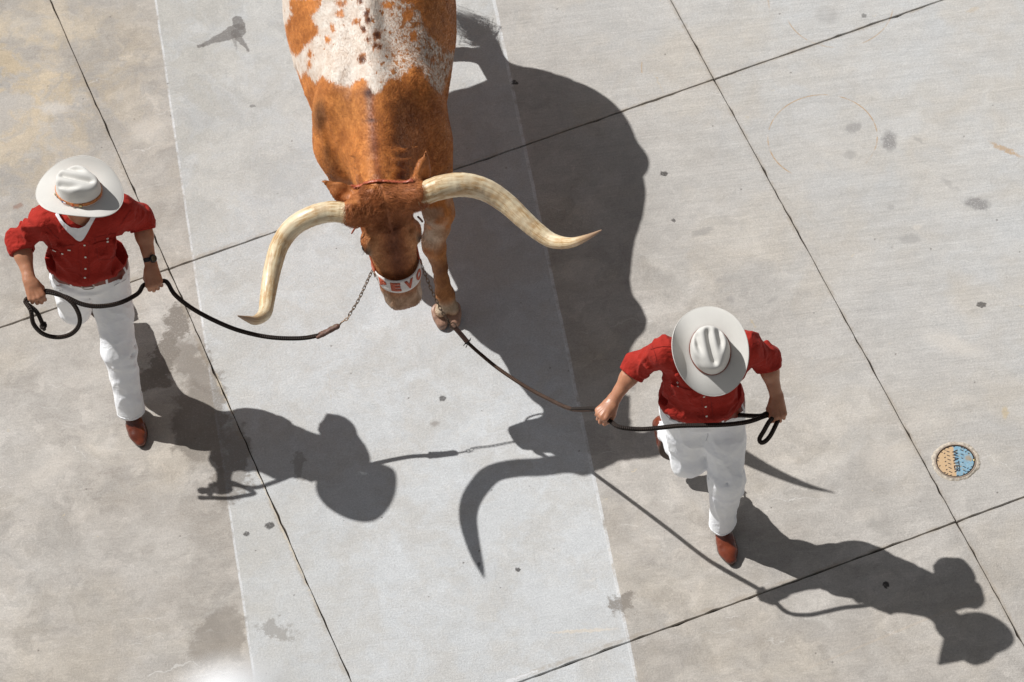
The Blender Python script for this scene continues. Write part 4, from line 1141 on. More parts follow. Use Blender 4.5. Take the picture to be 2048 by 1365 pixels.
# bandana: a folded triangle knotted behind the neck, lying on the shirt
def bandana(pr):
    sb = pr['sb']; nek = pr['Pt']['neck']; Ls, Fd, U = pr['T']
    def surf(x, y, off):
        q, n_ = hit(sb, x, y, off); return q
    top = spline([(117, 424), (123, 438), (135, 450), (150, 456), (166, 454), (178, 444), (187, 428)], 6)
    bot = spline([(110, 430), (126, 452), (143, 470), (161, 483), (173, 468), (182, 450), (194, 430)], 6)
    n, mm = len(top), 9; v = []; f = []
    for i in range(n):
        s = i/(n-1)
        for j in range(mm):
            t_ = j/(mm-1); x, y = top[i]*(1-t_)+bot[i]*t_
            q = surf(x, y, .004+.004*math.sin(s*19+t_*3)**2*(1-abs(t_-.5)))
            if q is None or abs(q[1]-nek[1]+.1) > .2: q = P(x, y, 1.36)
            lift = .020*(1-t_)**2
            q = q+U*lift+Fd*lift*.5
            v.append(q)
    for i in range(n-1):
        for j in range(mm-1): f.append((i*mm+j, i*mm+j+1, (i+1)*mm+j+1, (i+1)*mm+j))
    o = mesh('bandana', v, f, M_BAND, pr['body']); solid(o, .0028, 1); sm = o.modifiers.new('q', 'SMOOTH'); sm.iterations = 3; subsurf(o, 1)
    # the roll round the back of the neck
    a, b_ = v[mm//2], v[(n-1)*mm+mm//2]
    ring = [a, nek+Ls*-.078+Fd*.00+U*.036, nek+Ls*-.05-Fd*.065+U*.045, nek-Fd*.088+U*.05, nek+Ls*.05-Fd*.065+U*.045, nek+Ls*.078+Fd*.0+U*.036, b_]
    r_ = spline(ring, 6); tube('bandana_roll', r_, .012+.002*np.sin(np.arange(len(r_))*.9), M_BAND, o, 10)
bandana(p1)
# hat band ornaments: state flag and a round concho, small red rosette
def ornaments(pr):
    cr, bd, ob, (S, F, U) = pr['hat']
    red = simple('enamel_red', (.55, .02, .03), .4); blue = simple('enamel_blue', (.02, .04, .22), .4); wht = simple('enamel_white', (.85, .85, .85), .4)
    q, n_ = ob(1.95, .0165); l = nrm(np.cross(U, n_)); l = l if l[0] > 0 else -l; q = q+n_*.0015
    box('flag_badge', q+U*.0028+l*.0035, (l, U, n_), (.0075, .0030, .0012), wht, bd); box('flag_badge', q-U*.0032+l*.0035, (l, U, n_), (.0075, .0030, .0012), red, bd)
    bl = box('flag_badge', q-l*.0082, (l, U, n_), (.0042, .0061, .0013), blue, bd)
    c = q-l*.0082+n_*.0016; st = []
    for k in range(10): a = math.pi*.5+k*math.pi/5; r_ = .0034 if k % 2 == 0 else .0014; st.append(c+l*math.cos(a)*r_+U*math.sin(a)*r_)
    mesh('star', [c+n_*.0004]+st, [(0, 1+k, 1+(k+1) % 10) for k in range(10)], wht, bl, smooth=False)
    q, n_ = ob(1.22, .0165); disc('concho', q+n_*.001, n_, .0085, .003, M_BRASS, bd, 20, .001)
    q, n_ = ob(1.55, .0165); disc('rosette', q+n_*.001, n_, .0065, .002, simple('rosette_leather', (.55, .10, .03), .5), bd, 18, .001)
    q, n_ = ob(2.55, .0165); disc('concho', q+n_*.001, n_, .0085, .003, M_BRASS, bd, 20, .001)
ornaments(p1)
# tiny pins on the pocket flaps
for (x, y, w_) in ((109, 501, .010), (138, 500, .008)):
    q, n_ = hit(p1['sb'], x, y, .004)
    if q is not None:
        a = nrm(np.cross(n_, (0, 0, 1))); box('pin', q, (nrm(a+.5*np.array([0, 0, 1])), nrm(np.cross(n_, nrm(a+.5*np.array([0, 0, 1])))), n_), (w_, .0032, .0016), M_BUTTON, p1['shirt'], .001)
for pr, x, y in ((p1, 215, 477), ):
    q, n_ = hit(pr['sb'], x, y, .003)
    if q is not None:
        u_ = nrm(np.cross(n_, np.cross((0, 0, 1), n_))); l_ = np.cross(u_, n_)
        for dx in (-.004, .002): box('stitched_letter', q+l_*dx, (l_, u_, n_), (.0012, .0045, .0010), M_BUTTON, pr['shirt'])
        box('stitched_letter', q+l_*-.004+u_*.004, (l_, u_, n_), (.004, .0011, .0010), M_BUTTON, pr['shirt'])

# ---------------------------------------------------------------- the handler on the right
p2 = person('person', dict(
    pelvis=(.865, -.850, .925, 0), neck=(.895, -.870, 1.345, 0), head=(.906, -.998, 1.492, 0),
    shR=(.715, -.845, 1.325, 0), shL=(1.085, -.868, 1.325, 0),
    elR=(1275, 730, 1.135), wrR=(1225, 803, 1.02), knR=(1194, 839, .985), thR=(1209, 846, .985), lfR=(1180, 829, .985),
    elL=(1532, 716, 1.135), wrL=(1554, 797, .98), knL=(1557, 838, .93), thL=(1535, 833, .94), lfL=(1573, 831, .93),
    hipL=(.960, -.855, .84, 0), kneeL=(1453, 955, .47), ankL=(1444, 1043, .125), heelL=(.895, -.935, .026, 0), toeL=(.935, -1.215, .004, 0),
    hipR=(.772, -.855, .84, 0), kneeR=(1378, 918, .50), ankR=(1342, 860, .34), heelR=(1329, 856, .37), toeR=(1343, 922, .12)),
    'man in a red shirt at right, hat tipped over his face, one boot lifted',
    dict(base=(.9, -.9), seed=23, hat_up=(0, -.46, .888), hat_front=(.10, -.86, -.46), hat_org=(.906, -1.018, 1.532), hs=1.02,
         hat=dict(long_=.210, wide=.182, roll=.062, droop=.022, crown_h=.115, band='thin'),
         placket=((1398, 745), (1413, 830)), buttons=((1408, 793), (1411, 813), (1413, 832), (1356, 773)),
         pockets=((1362, 790, .05, .055), (1452, 780, .05, .055)), hem=-.030, waist=.182, blouse=(.200, .142, .065), blu=.02, belttilt=0,
         footup=dict(L=(0, 0, 1), R=(-.25, .8, .5)), legw=dict(L=(.098, .084, .070, .064), R=(.098, .084, .068, .064)),
         shirt_seams=(((1402, 790), (1405, 812), (1408, 836)), ((1419, 788), (1423, 810), (1426, 832)), ((1298, 700), (1322, 694), (1342, 694)), ((1338, 768), (1360, 772), (1380, 780)), ((1303, 690), (1312, 712), (1314, 735)), ((1502, 690), (1500, 712), (1497, 730))),
         seams=(((1330, 828), (1340, 838), (1352, 842)), ((1414, 852), (1416, 868), (1412, 882))),
         folds=[((-.14, .10, -.06), (-.03, .12, -.28), .012, 1), ((-.15, .09, -.16), (-.04, .12, -.36), .012, 1), ((.15, .09, -.10), (.08, .12, -.35), .012, 1), ((-.15, .08, -.30), (.0, .13, -.40), .012, 1), ((.02, .13, -.36), (.15, .10, -.30), .010, 1), ((.16, .06, -.30), (.05, .12, -.42), .012, -1)]))
for pr, x, y in ((p2, 1356, 766), ):
    q, n_ = hit(pr['sb'], x, y, .003)
    if q is not None:
        u_ = nrm(np.cross(n_, np.cross((0, 0, 1), n_))); l_ = np.cross(u_, n_)
        for dx in (-.004, .002): box('stitched_letter', q+l_*dx, (l_, u_, n_), (.0012, .0040, .0010), M_BUTTON, pr['shirt'])

# ---------------------------------------------------------------- lead ropes with chain ends
def link_mesh():
    pts = []
    for k in range(16):
        a = 2*math.pi*k/16; pts.append((math.copysign(.0068, math.cos(a))+math.cos(a)*.0062, math.sin(a)*.0062, 0))
    return pts
def chain(root, pts):
    p = resamp(spline(pts, 10), .0190); proto = None
    for i in range(len(p)-1):
        m, d = (p[i]+p[i+1])/2, nrm(p[i+1]-p[i]); a = nrm(np.cross(d, [.2, .9, .35])); b = np.cross(d, a)
        th = i*math.pi/2+.5; a, b = a*math.cos(th)+b*math.sin(th), -a*math.sin(th)+b*math.cos(th)
        Mx = Matrix(((d[0], a[0], b[0], m[0]), (d[1], a[1], b[1], m[1]), (d[2], a[2], b[2], m[2]), (0, 0, 0, 1)))
        if proto is None:
            o = proto = tube('chain_link', link_mesh(), .0021, M_CHAIN, root, 6, closed=True)
        else:
            o = proto.copy(); COL.objects.link(o); o.parent = root; o.matrix_parent_inverse = proto.matrix_parent_inverse
        o.matrix_basis = Mx
    return p
def ringo(name, c, n, r_, w, mat, root):
    n = nrm(n); a = nrm(np.cross(n, [.3, .1, 1])); b = np.cross(n, a)
    return tube(name, [np.array(c)+a*math.cos(t)*r_+b*math.sin(t)*r_ for t in np.linspace(0, 2*math.pi, 20, endpoint=False)], w, mat, root, 8, closed=True)
def px(*l): return [P(*q) for q in l]
# left rope
def rope_left():
    root = empty('lead_rope', (-1.4, .2, 0)); tag(root, 'black braided lead rope coiled in the left man\'s hands, chained to the steer', 'rope', 'lead ropes on the steer')
    gR, XR, YR, ZR = p1['grips']['R']; gL, XL, YL, ZL = p1['grips']['L']
    far = px((350, 590, .93), (384, 617, .88), (430, 642, .82), (480, 662, .74), (540, 675, .68), (600, 677, .65), (640, 671, .66))
    mid = px((275, 588, .955), (240, 606, .955), (200, 613, .97), (165, 609, 1.0), (130, 594, 1.04))
    main = [far[-1], *far[-2::-1], gL-YL*.055, gL, gL+YL*.055, *mid, gR+YR*.055+ZR*.012, gR+ZR*.010, gR-YR*.055]
    coil = px((62, 622, 1.02), (67, 648, .95), (86, 668, .90), (115, 675, .88), (143, 668, .90), (159, 648, .94), (155, 622, 1.0), (135, 598, 1.05))
    rp = main+coil+[gR+YR*.060-XR*.006, gR-XR*.010, gR-YR*.06-XR*.004]+px((73, 624, .99), (86, 650, .91))
    cr = resamp(spline(rp, 10), .008)
    tube('rope', cr, .0112, M_ROPE, root, 12, uvs=True)
    e = cr[-1]; d = nrm(cr[-1]-cr[-4]); a = nrm(np.cross(d, [.3, 1, .2])); b = np.cross(d, a)
    kn = [e-d*.006+a*.0, e+a*.012+d*.004, e+b*.012+d*.010, e-a*.012+d*.008, e-b*.012+d*.002, e+a*.010-d*.003, e+b*.006+d*.014, e+d*.030-a*.004]
    tube('knot', resamp(spline(kn, 8), .005), .0100, M_ROPE, root, 10, uvs=True)
    # leather keeper and swivel
    A, B = P(640, 671, .66), P(679, 651, .70); d = nrm(B-A); up_ = nrm(np.cross(d, np.cross([0, .3, 1], d))); sd_ = np.cross(d, up_)
    f = Field(); f.u(rbox((A+B)/2-sd_*.002, (d, sd_, up_), (.048, .0150, .0085), .006), 0); f.u(cap(A-d*.012+sd_*.006, B-d*.01, .0105, .012), .008)
    f.u(cap(A-d*.004-sd_*.014, A+d*.03-sd_*.006, .008), .006); f.d(lambda X, Y, Z: (vn(X*140, Y*140, Z*140, 2)-.5)*.004)
    big('leather_keeper', *f.mesh(.0028), M_TAB, root)
    box('brass_staple', B-d*.022+up_*.011, (d, sd_, up_), (.012, .0018, .0018), M_BRASS, root)
    C = P(691, 640, .72)
    tube('snap', spline([B, B+(C-B)*.4+up_*.004, C], 4), .0042, M_CHAIN, root, 8)
    ringo('ring', C+d*.004, up_+sd_*.2, .0085, .0024, M_CHAIN, root)
    chain(root, [C+d*.013, *px((700, 628, .735), (715, 604, .79), (729, 575, .85)), P(745, 540, .925)])
rope_left()
def rope_right():
    root = empty('lead_rope', (.3, -.4, 0)); tag(root, 'dark braided lead rope in the right man\'s hands, worn brown towards the hoof', 'rope', 'lead ropes on the steer')
    gR, XR, YR, ZR = p2['grips']['R']; gL, XL, YL, ZL = p2['grips']['L']
    worn = px((918, 664, .66), (935, 685, .615), (965, 712, .59), (1000, 740, .58), (1050, 773, .61), (1100, 800, .70), (1145, 819, .83))
    mid = px((1240, 855, 1.0), (1280, 859, 1.0), (1320, 856, .99), (1360, 852, .98), (1410, 851, .97), (1460, 849, .955), (1500, 843, .95))
    rp = [worn[-1], gR-YR*.055, gR, gR+YR*.055, *mid, gL+YL*.055, gL+YL*.012-XL*.004, *px((1537, 846, .955), (1528, 862, .93), (1519, 878, .91), (1523, 886, .90), (1534, 880, .905), (1546, 862, .915)), gL-YL*.01-XL*.004+ZL*-.006, gL+YL*.045-XL*.012, *px((1522, 832, .93), (1500, 832, .91), (1478, 831, .89), (1462, 834, .86))]
    tube('rope', resamp(spline(rp, 10), .008), .0112, M_ROPE, root, 12, uvs=True)
    tube('worn_rope', resamp(spline(worn+[gR-YR*.052], 10), .008), np.linspace(.0088, .0108, len(resamp(spline(worn+[gR-YR*.052], 10), .008))), M_ROPEB, root, 12, uvs=True)
    A = P(910, 656, .68); B = P(935, 685, .615)
    tube('leather_keeper', resamp(spline([A, (A+B)/2+V(0, 0, .003), B], 6), .006), .0125, M_TAB, root, 10)
    ringo('ring', P(906, 652, .69), (.2, -.4, 1), .015, .0030, M_CHAIN, root)
    d = nrm(B-A); a = nrm(np.cross(d, [0, 0, 1]))
    for (k, s) in ((0, 1), (1, -1), (2, .4)):
        tube('lashing', [B+a*.012*s, B+a*.020*s+V(.006*k, .004, .006), B+a*.026*s+V(-.004, -.012*k, .0)], .0022, M_STRAP, root, 5)
    ringo('lashing', B, d, .0125, .0028, M_STRAP, root)
    chain(root, [P(838, 524, .925), *px((847, 540, .90), (862, 578, .835), (882, 620, .745), (899, 645, .70))])
rope_right()

# ---------------------------------------------------------------- the longhorn steer
CX = -.515
def steer():
    root = empty('longhorn_steer', (CX, 1.2, 0)); tag(root, 'brown and white speckled longhorn steer with very long horns', 'steer')
    hl, hr = P(699, 426, 1.355), P(843, 388, 1.355)
    hx = nrm(hr-hl); hc = (hl+hr)/2
    hd = nrm(V(.015, -.36, -.90)); hd = nrm(hd-hx*(hd@hx)); hn = -np.cross(hx, hd)
    h = lambda x, d, n: hc+hx*x+hd*d*1.12+hn*n
    A = (hx, hd, hn)
    b = Field()
    ys = [.50, .62, .75, .90, 1.1, 1.3, 1.5, 1.7, 1.9, 2.1, 2.3, 2.45, 2.56]
    wd = [.08, .12, .17, .25, .325, .360, .405, .440, .430, .365, .31, .23, .08]
    tp = [1.16, 1.25, 1.34, 1.385, 1.385, 1.370, 1.40, 1.48, 1.53, 1.53, 1.48, 1.40, 1.24]
    bt = [.82, .72, .66, .62, .60, .57, .55, .54, .56, .62, .72, .85, 1.0]
    yf = np.linspace(.5, 2.56, 80)
    sm = lambda a: np.convolve(np.pad(np.interp(yf, ys, a), 4, 'edge'), np.ones(9)/9, 'valid')
    wf, tf, bf = sm(wd), sm(tp), sm(bt)
    def trunk(X, Y, Z):
        w = np.interp(Y, yf, wf); t_ = np.interp(Y, yf, tf); bo = np.interp(Y, yf, bf)
        zm = bo+(t_-bo)*.47; up = Z > zm; hh = np.where(up, t_-zm, zm-bo); q = np.abs(Z-zm)/hh; p = np.where(up, 2.2, 2.3)
        r_ = ((np.abs(X-CX)/w)**p+q**p)**(1/p)
        d = (r_-1)*np.minimum(w, hh)*.9
        return np.maximum(d, np.maximum(.5-Y, Y-2.56))
    b.u((trunk, (V(CX-.46, .48, .5), V(CX+.46, 2.58, 1.55))), 0)
    # spine, withers, shoulder blades, hook bones, ribs
    b.u(cap((CX, .80, 1.365), (CX, 1.12, 1.385), .045, .04), .10); b.u(cap((CX, 1.1, 1.37), (CX, 1.7, 1.40), .030), .08); b.u(cap((CX, 1.7, 1.40), (CX, 2.3, 1.47), .030), .08)
    for i in range(14):
        y = 1.1+i*.055; b.u(ell((CX, y, 1.398+.02*max(0, y-1.3)), (.012, .020, .010)), .04)
    for s in (-1, 1):
        b.u(ecap((CX+s*.18, 1.0, 1.28), (CX+s*.20, .86, .98), .075, .115, (1, 0, 0), .60), .12)
        b.u(ell((CX+s*.195, .86, 1.00), (.070, .11, .15)), .10)
        b.u(ell((CX+s*.225, .98, 1.10), (.10, .13, .21)), .08)
        b.u(ell((CX+s*.25, 2.08, 1.42), (.06, .09, .06)), .08); b.u(ell((CX+s*.10, 2.46, 1.33), (.05, .06, .05)), .06)
        b.u(ell((CX+s*.24, 2.22, 1.08), (.13, .24, .30)), .10)
        for i in range(7):
            y = 1.24+i*.095; b.u(cap((CX+s*.25, y-.02, 1.16), (CX+s*(.40 if i > 1 else .36), y+.07, .92), .007), .03)
        b.sub(ell((CX+s*.40, 1.13, 1.05), (.06, .06, .22)), .10)
        b.sub(ell((CX+s*.43, 2.02, 1.12), (.06, .10, .12)), .10)
    # neck and dewlap
    b.u(ecap((CX, .82, 1.12), h(0, .03, -.13), .250, .130, (1, 0, 0), .72), .10)
    b.u(ecap((CX, .60, .98), h(0, .10, -.16), .19, .10, (1, 0, 0), .66), .08)
    b.u(cap((CX, .86, 1.33), h(0, -.025, -.13), .060, .052), .10)
    b.u(ecap((CX, .42, .86), (CX, .62, .72), .05, .09, (1, 0, 0), .45), .08); b.u(ecap(h(0, .22, -.24), (CX, .45, .84), .03, .05, (1, 0, 0), .4), .06)
    rnd = random.Random(4)
    for i in range(3):      # skin folds behind the poll
        y0 = .36+.055*i
        for s in (-1, 1):
            b.u(cap((CX+s*.05, y0+.02, 1.385-.004*i), (CX+s*(.13+.02*i), y0+.07+.02*i, 1.30), .005, .004), .04)
    for i in range(4):
        b.sub(cap((CX-.30+.02*i, .92-.06*i, 1.27-.05*i), (CX-.27+.02*i, .80-.05*i, 1.12-.05*i), .010, .006), .04)
    # head
    b.u(ell(h(0, .10, -.115), (.118, .14, .115), A), .06)
    b.u(cap(h(-.110, .010, -.040), h(.110, .010, -.040), .056), .05)
    b.u(ell(h(0, -.005, -.055), (.115, .060, .062), A), .05)
    for s in (-1, 1):
        b.u(cap(h(s*.07, .015, -.025), h(s*.172, .000, .0), .060, .0615), .05); b.u(cap(h(s*.12, .035, -.01), h(s*.158, .045, -.01), .036, .030), .04)
        b.u(ell(h(s*.108, .215, -.085), (.044, .058, .052), A), .045)          # brow and eye
        b.u(cap(h(s*.100, .185, -.050), h(s*.118, .245, -.062), .017), .02)
        b.u(ecap(h(s*.060, .22, -.075), h(s*.062, .46, -.095), .050, .040, hx, .9), .04)
        b.u(cap(h(s*.085, .24, -.12), h(s*.072, .36, -.13), .040, .034), .04)   # cheek
        b.u(cap(h(s*.03, .26, -.040), h(s*.028, .44, -.038), .016), .04)
    b.u(ell(h(0, .15, -.085), (.105, .15, .078), A), .05)
    b.u(ecap(h(0, .20, -.080), h(0, .48, -.088), .082, .066, hn, .85), .05)
    b.u(ecap(h(0, .18, -.18), h(0, .46, -.155), .075, .045, hx, .85), .05)
    b.u(ell(h(0, .525, -.090), (.092, .058, .062), A), .035); b.u(ell(h(0, .548, -.105), (.074, .045, .055), A), .03)
    b.u(cap(h(-.05, .545, -.15), h(.05, .545, -.15), .028), .03)
    for s in (-1, 1):
        b.u(ell(h(s*.052, .548, -.055), (.026, .026, .022), A), .02)
        b.sub(cap(h(s*.050, .572, -.042), h(s*.064, .556, -.048), .0085, .010), .010)
        b.sub(ell(h(s*.140, .232, -.085), (.020, .022, .017), A), .012)
    b.sub(cap(h(-.075, .585, -.128), h(.075, .585, -.128), .004), .008)
    head_only = b.copy()
    # ears: folded leaves behind the horns
    def ear(a, m, t_, side, up_):
        b.u(cap(a, a+(m-a)*.5, .022, .024), .02)
        n_ = nrm(np.cross(t_-a, up_)); n_ = nrm(n_)
        b.u(ecap(a+(m-a)*.3, m, .028, .042, up_, .42), .018); b.u(ecap(m, t_, .042, .010, up_, .40), .012)
        b.sub(ecap(a+(m-a)*.7+up_*.020, m+(t_-m)*.75+up_*.020, .020, .010, up_, .7), .016)
    ear(P(716, 398, 1.33), P(682, 384, 1.345), P(645, 361, 1.39), -1, nrm(V(.35, -.65, .68)))
    ear(P(826, 378, 1.36), P(846, 345, 1.40), P(853, 308, 1.46), 1, nrm(V(.72, -.5, .5)))
    # legs
    def leg(pts, k=.05):
        for (p0, r0), (p1_, r1) in zip(pts[:-1], pts[1:]): b.u(cap(p0, p1_, r0, r1), k); k = max(.02, k*.6)
    kn = P(868, 488, .47); fe = P(889, 590, .155)
    leg([((CX+.215, .84, .98), .115), (P(879, 425, .70), .068), (P(875, 455, .58), .058), (kn+V(0, 0, .03), .057), (kn-V(0, 0, .03), .055), (P(880, 535, .31), .037), (P(883, 560, .24), .036), (fe, .047), (P(893, 608, .095), .046)], .09)
    b.u(ell(kn+V(-.012, -.028, 0), (.040, .034, .05)), .03); b.u(cap(fe+V(-.03, .035, .0), fe+V(-.03, .045, -.012), .013), .012); b.u(cap(fe+V(.03, .035, .0), fe+V(.03, .045, -.012), .013), .012)
    b.u(cap(P(883, 618, .085), P(882, 624, .075), .032), .015); b.u(cap(P(904, 614, .085), P(905, 620, .075), .031), .015)
    leg([((CX-.215, .88, .98), .115), ((-.72, .90, .76), .080), ((-.725, .90, .53), .060), ((-.73, .93, .48), .055), ((-.733, 1.02, .39), .038), ((-.735, 1.10, .33), .046), ((-.738, 1.15, .26), .046)], .09)
    leg([((CX+.22, 2.2, 1.05), .17), ((CX+.235, 2.02, .80), .13), ((-.27, 2.22, .62), .085), ((-.30, 2.42, .50), .060), ((-.31, 2.38, .35), .042), ((-.31, 2.30, .16), .046), ((-.31, 2.26, .09), .048)], .10)
    leg([((CX-.22, 2.2, 1.05), .17), ((CX-.235, 1.92, .80), .13), ((-.75, 2.02, .62), .085), ((-.735, 2.17, .49), .060), ((-.73, 2.10, .34), .042), ((-.73, 1.98, .16), .046), ((-.73, 1.94, .09), .048)], .10)
    tl = P(1015, 135)-V(KX, KY, 0)*1.05; tl[2] = 1.05; te = P(978, 82)-V(KX, KY, 0)*.74; te[2] = .74
    tail = spline([(CX, 2.50, 1.37), (CX, 2.60, 1.33), tl, te], 8)
    for i in range(len(tail)-1): b.u(cap(tail[i], tail[i+1], .050-.018*min(1, i/10), .048-.018*min(1, i/10)), .02)
    b.d(lambda X, Y, Z: (fbm(X*9, Y*6, Z*7, 2, 3)-.5)*.012+(vn(X*60, Y*30, Z*40, 5)-.5)*.0022)
    b.d(lambda X, Y, Z: -(fbm(X*38, Y*38, Z*38, 8, 2)-.5)*.012, (h(0, .03, -.03)-.17, h(0, .03, -.03)+.17))
    v, f = b.mesh(.0105)
    # finer head: replace is not needed, the poll and face are meshed again at half the step and merged into the same surface
    cut = h(0, .0, -.19)
    body = big('body', v, f, M_COAT, root)
    m = body.modifiers.new('sm', 'SMOOTH'); m.factor = .35; m.iterations = 2

    # ---- coat pattern (a property of the hide, stored on its points)
    Z3 = lambda l: np.array([(540+x/4.136, y/4.136) for x, y in l])
    brown = [Z3([(200, -400), (200, 0), (430, -5), (415, 60), (380, 100), (340, 135), (372, 200), (410, 262), (350, 330), (290, 390), (222, 472), (178, 430), (138, 340), (128, 230), (180, 130), (168, 40), (150, -400)]),
             Z3([(1040, -600), (1060, 0), (1180, 50), (1243, 100), (1250, 160), (1290, 230), (1320, 300), (1370, 350), (1440, 400), (1498, 440), (1530, 415), (1900, 500), (1900, -600)]),
             Z3([(-400, 560), (215, 590), (262, 650), (292, 600), (330, 645), (378, 700), (430, 640), (480, 680), (540, 702), (600, 718), (660, 728), (712, 680), (770, 650), (800, 672), (812, 720), (862, 800), (935, 745), (955, 690), (1010, 655), (1072, 668), (1080, 640), (1140, 600), (1180, 545), (1240, 570), (1270, 620), (1320, 690), (1370, 750), (1412, 790), (1450, 700), (1500, 560), (1540, 520), (2400, 700), (2400, 9000), (-900, 9000)])]
    def psd(poly, x, y):     # signed pixel distance, negative inside
        d = np.full(x.shape, 1e9); inside = np.zeros(x.shape, bool)
        for i in range(len(poly)):
            a, c = poly[i], poly[(i+1) % len(poly)]; e = c-a; wx, wy = x-a[0], y-a[1]
            t_ = np.clip((wx*e[0]+wy*e[1])/(e@e), 0, 1); d = np.minimum(d, (wx-e[0]*t_)**2+(wy-e[1]*t_)**2)
            cnd = (a[1] > y) != (c[1] > y); xi = a[0]+(y-a[1])/(e[1] if e[1] else 1e-9)*e[0]; inside ^= cnd & (x < xi)
        return np.where(inside, -1, 1)*np.sqrt(d)
    def coatfn(p):
        X, Y, Z = p[:, 0], p[:, 1], p[:, 2]; x, y = projn(X, Y, Z); n = len(X)
        w = np.minimum(np.minimum(psd(brown[0], x, y), psd(brown[1], x, y)), psd(brown[2], x, y))/410.
        # white hind parts beyond the frame get large brown blotches too
        bl = (fbm(X*3.2, Y*3.2, Z*3.2, 77, 2)-.52)*.8; far = np.clip((Y-1.75)/.3, 0, 1); w = w*(1-far)+(-bl*1.0)*far
        low = np.clip((.62-Z)/.15, 0, 1)
        tint = np.zeros((n, 3)); tint[:] = (.60, .245, .066)
        def blend(c, m): m = np.clip(m, 0, 1)[:, None]; tint[:] = tint*(1-m)+np.array(c)*m
        g = lambda cx, cy, rx, ry, pw=1.5: np.exp(-(((x-cx)/rx)**2+((y-cy)/ry)**2)**pw)
        blend((.36, .105, .028), g(820, 270, 80, 90)*.5)
        blend((.17, .085, .045), g(640, 232, 13, 34)*.75); blend((.19, .095, .045), g(655, 305, 7, 22)*.6); blend((.20, .09, .04), g(668, 330, 12, 18)*.5)
        blend((.52, .24, .075), g(700, 215, 40, 45)*.5)
        sp_ = 736+np.interp(y, [0, 60, 160, 240, 330, 380], [-8, -1, 4, 8, 18, 28])
        dors = np.exp(-((x-sp_)/9.)**2)*np.clip((y-165)/25, 0, 1)*(Z > 1.2)*np.clip((385-y)/20, 0, 1)
        blend((.25, .070, .020), dors*.85)
        blend((.62, .42, .30), np.exp(-((x-738)/4.)**2)*np.exp(-((y-205)/14)**2)*.5)
        blend((.07, .018, .010), np.exp(-((x-745)/16.)**2)*np.exp(-((y-242)/2.6)**2)*.9)
        # spine dots
        for (dx, dy, r_) in ((722, 2, 5), (733, 27, 6), (737, 42, 6), (728, 60, 5), (753, 72, 7), (750, 92, 5), (737, 80, 4), (737, 186, 7), (760, 95, 4), (724, 120, 6)):
            w = np.minimum(w, (np.hypot(x-dx, (y-dy)*.75)-r_)/410.); blend((.07, .015, .008), np.exp(-(np.hypot(x-dx, y-dy)/(r_*1.5))**2)*.95*(y < 200))
        for (dx, dy, rx, ry) in ((815, 30, 10, 13), (775, 12, 12, 6), (826, 75, 8, 10), (680, 28, 7, 6), (682, 8, 12, 5), (667, 58, 3, 6), (656, 82, 4, 6), (621, 110, 3, 6), (724, 118, 7, 9), (620, 130, 3, 8), (714, 44, 7, 6), (888, 102, 4, 6), (866, 122, 4, 5)):
            w = np.minimum(w, (np.sqrt(((x-dx)/rx)**2+((y-dy)/ry)**2)-1)*min(rx, ry)/410.)
        # head
        e = p-hc; d_, l_, n_ = e@hd/1.12, e@hx, e@hn
        hm = (np.abs(l_) < .26) & (d_ > -.07) & (d_ < .66) & (n_ > -.20) & (Y < .45)
        inn = hm.astype(float); w = np.where(hm, -.05, w)
        blend((.52, .205, .078), inn); blend((.20, .062, .024), inn*np.exp(-(l_/.05)**2)*np.clip((d_-.02)/.1, 0, 1)*np.clip((.48-d_)/.1, 0, 1)*.85)
        blend((.36, .13, .045), inn*np.clip((.06-d_)/.1, 0, 1)*.6)
        blend((.62, .33, .16), inn*np.exp(-((np.abs(l_)-.095)/.035)**2)*np.exp(-((d_-.26)/.16)**2)*.8); blend((.66, .50, .36), inn*np.exp(-((np.abs(l_)-.120-.1*(d_-.2))/.010)**2)*np.exp(-((d_-.25)/.05)**2)*.8)
        blend((.06, .03, .02), inn*np.exp(-((np.abs(l_)-.132)/.018)**2)*np.exp(-((d_-.235)/.022)**2)*.95)
        blend((.60, .44, .33), inn*np.clip((d_-.455)/.05, 0, 1)*.9); blend((.62, .53, .46), inn*np.clip((d_-.44)/.04, 0, 1)*np.clip((np.abs(l_)-.06)/.02, 0, 1)*.8)
        blend((.46, .27, .21), inn*np.clip((d_-.545)/.03, 0, 1)*.9)
        # ears
        em = ((x < 722) & (y > 350) & (y < 408) & (x > 635) & (Y < .5) & (Z > 1.2)) | ((x > 828) & (x < 868) & (y < 380) & (y > 300) & (Y < .42) & (Z > 1.25))
        w = np.where(em, -.05, w); blend((.50, .20, .07), em*.9)
        # legs
        lm = ((X > -.42) & (Y < .98) & (Z < .93) & (Y > .36)); lf_ = lm.astype(float)
        mott = fbm(X*14, Y*14, Z*9, 31, 3)
        blend((.60, .49, .40), lf_*np.clip((mott-.40)*7, 0, 1)*np.clip((Z-.44)/.12, 0, 1)*np.clip(1.15-(X+.36)*6, .1, 1)); blend((.40, .20, .09), lf_*np.clip((.5-Z)/.1, 0, 1)*.7)
        blend((.22, .10, .05), lf_*np.clip((mott-.50)*6, 0, 1)*np.clip((.40-Z)/.1, 0, 1)*np.clip((Z-.16)/.06, 0, 1)*.75)
        blend((.66, .58, .48), lf_*np.exp(-((Z-.105)/.035)**2)*.95); blend((.34, .26, .20), lf_*np.clip((.075-Z)/.02, 0, 1)*.8)
        oth = ((~lm) & (Z < .60)).astype(float); blend((.60, .50, .42), oth*np.clip((.45-Z)/.1, 0, 1)); w = np.where(lm | ((Z < .6)), -.05, w)
        w = np.where((Z < 1.0) & (Y < .8), -.05, w)
        speck = np.clip((x-735)/60, 0, 1)*.75+.28; speck = np.where(y > 120, speck*1.0, speck)
        return w.astype(np.float32), np.clip(tint, 0, 1), speck.astype(np.float32)
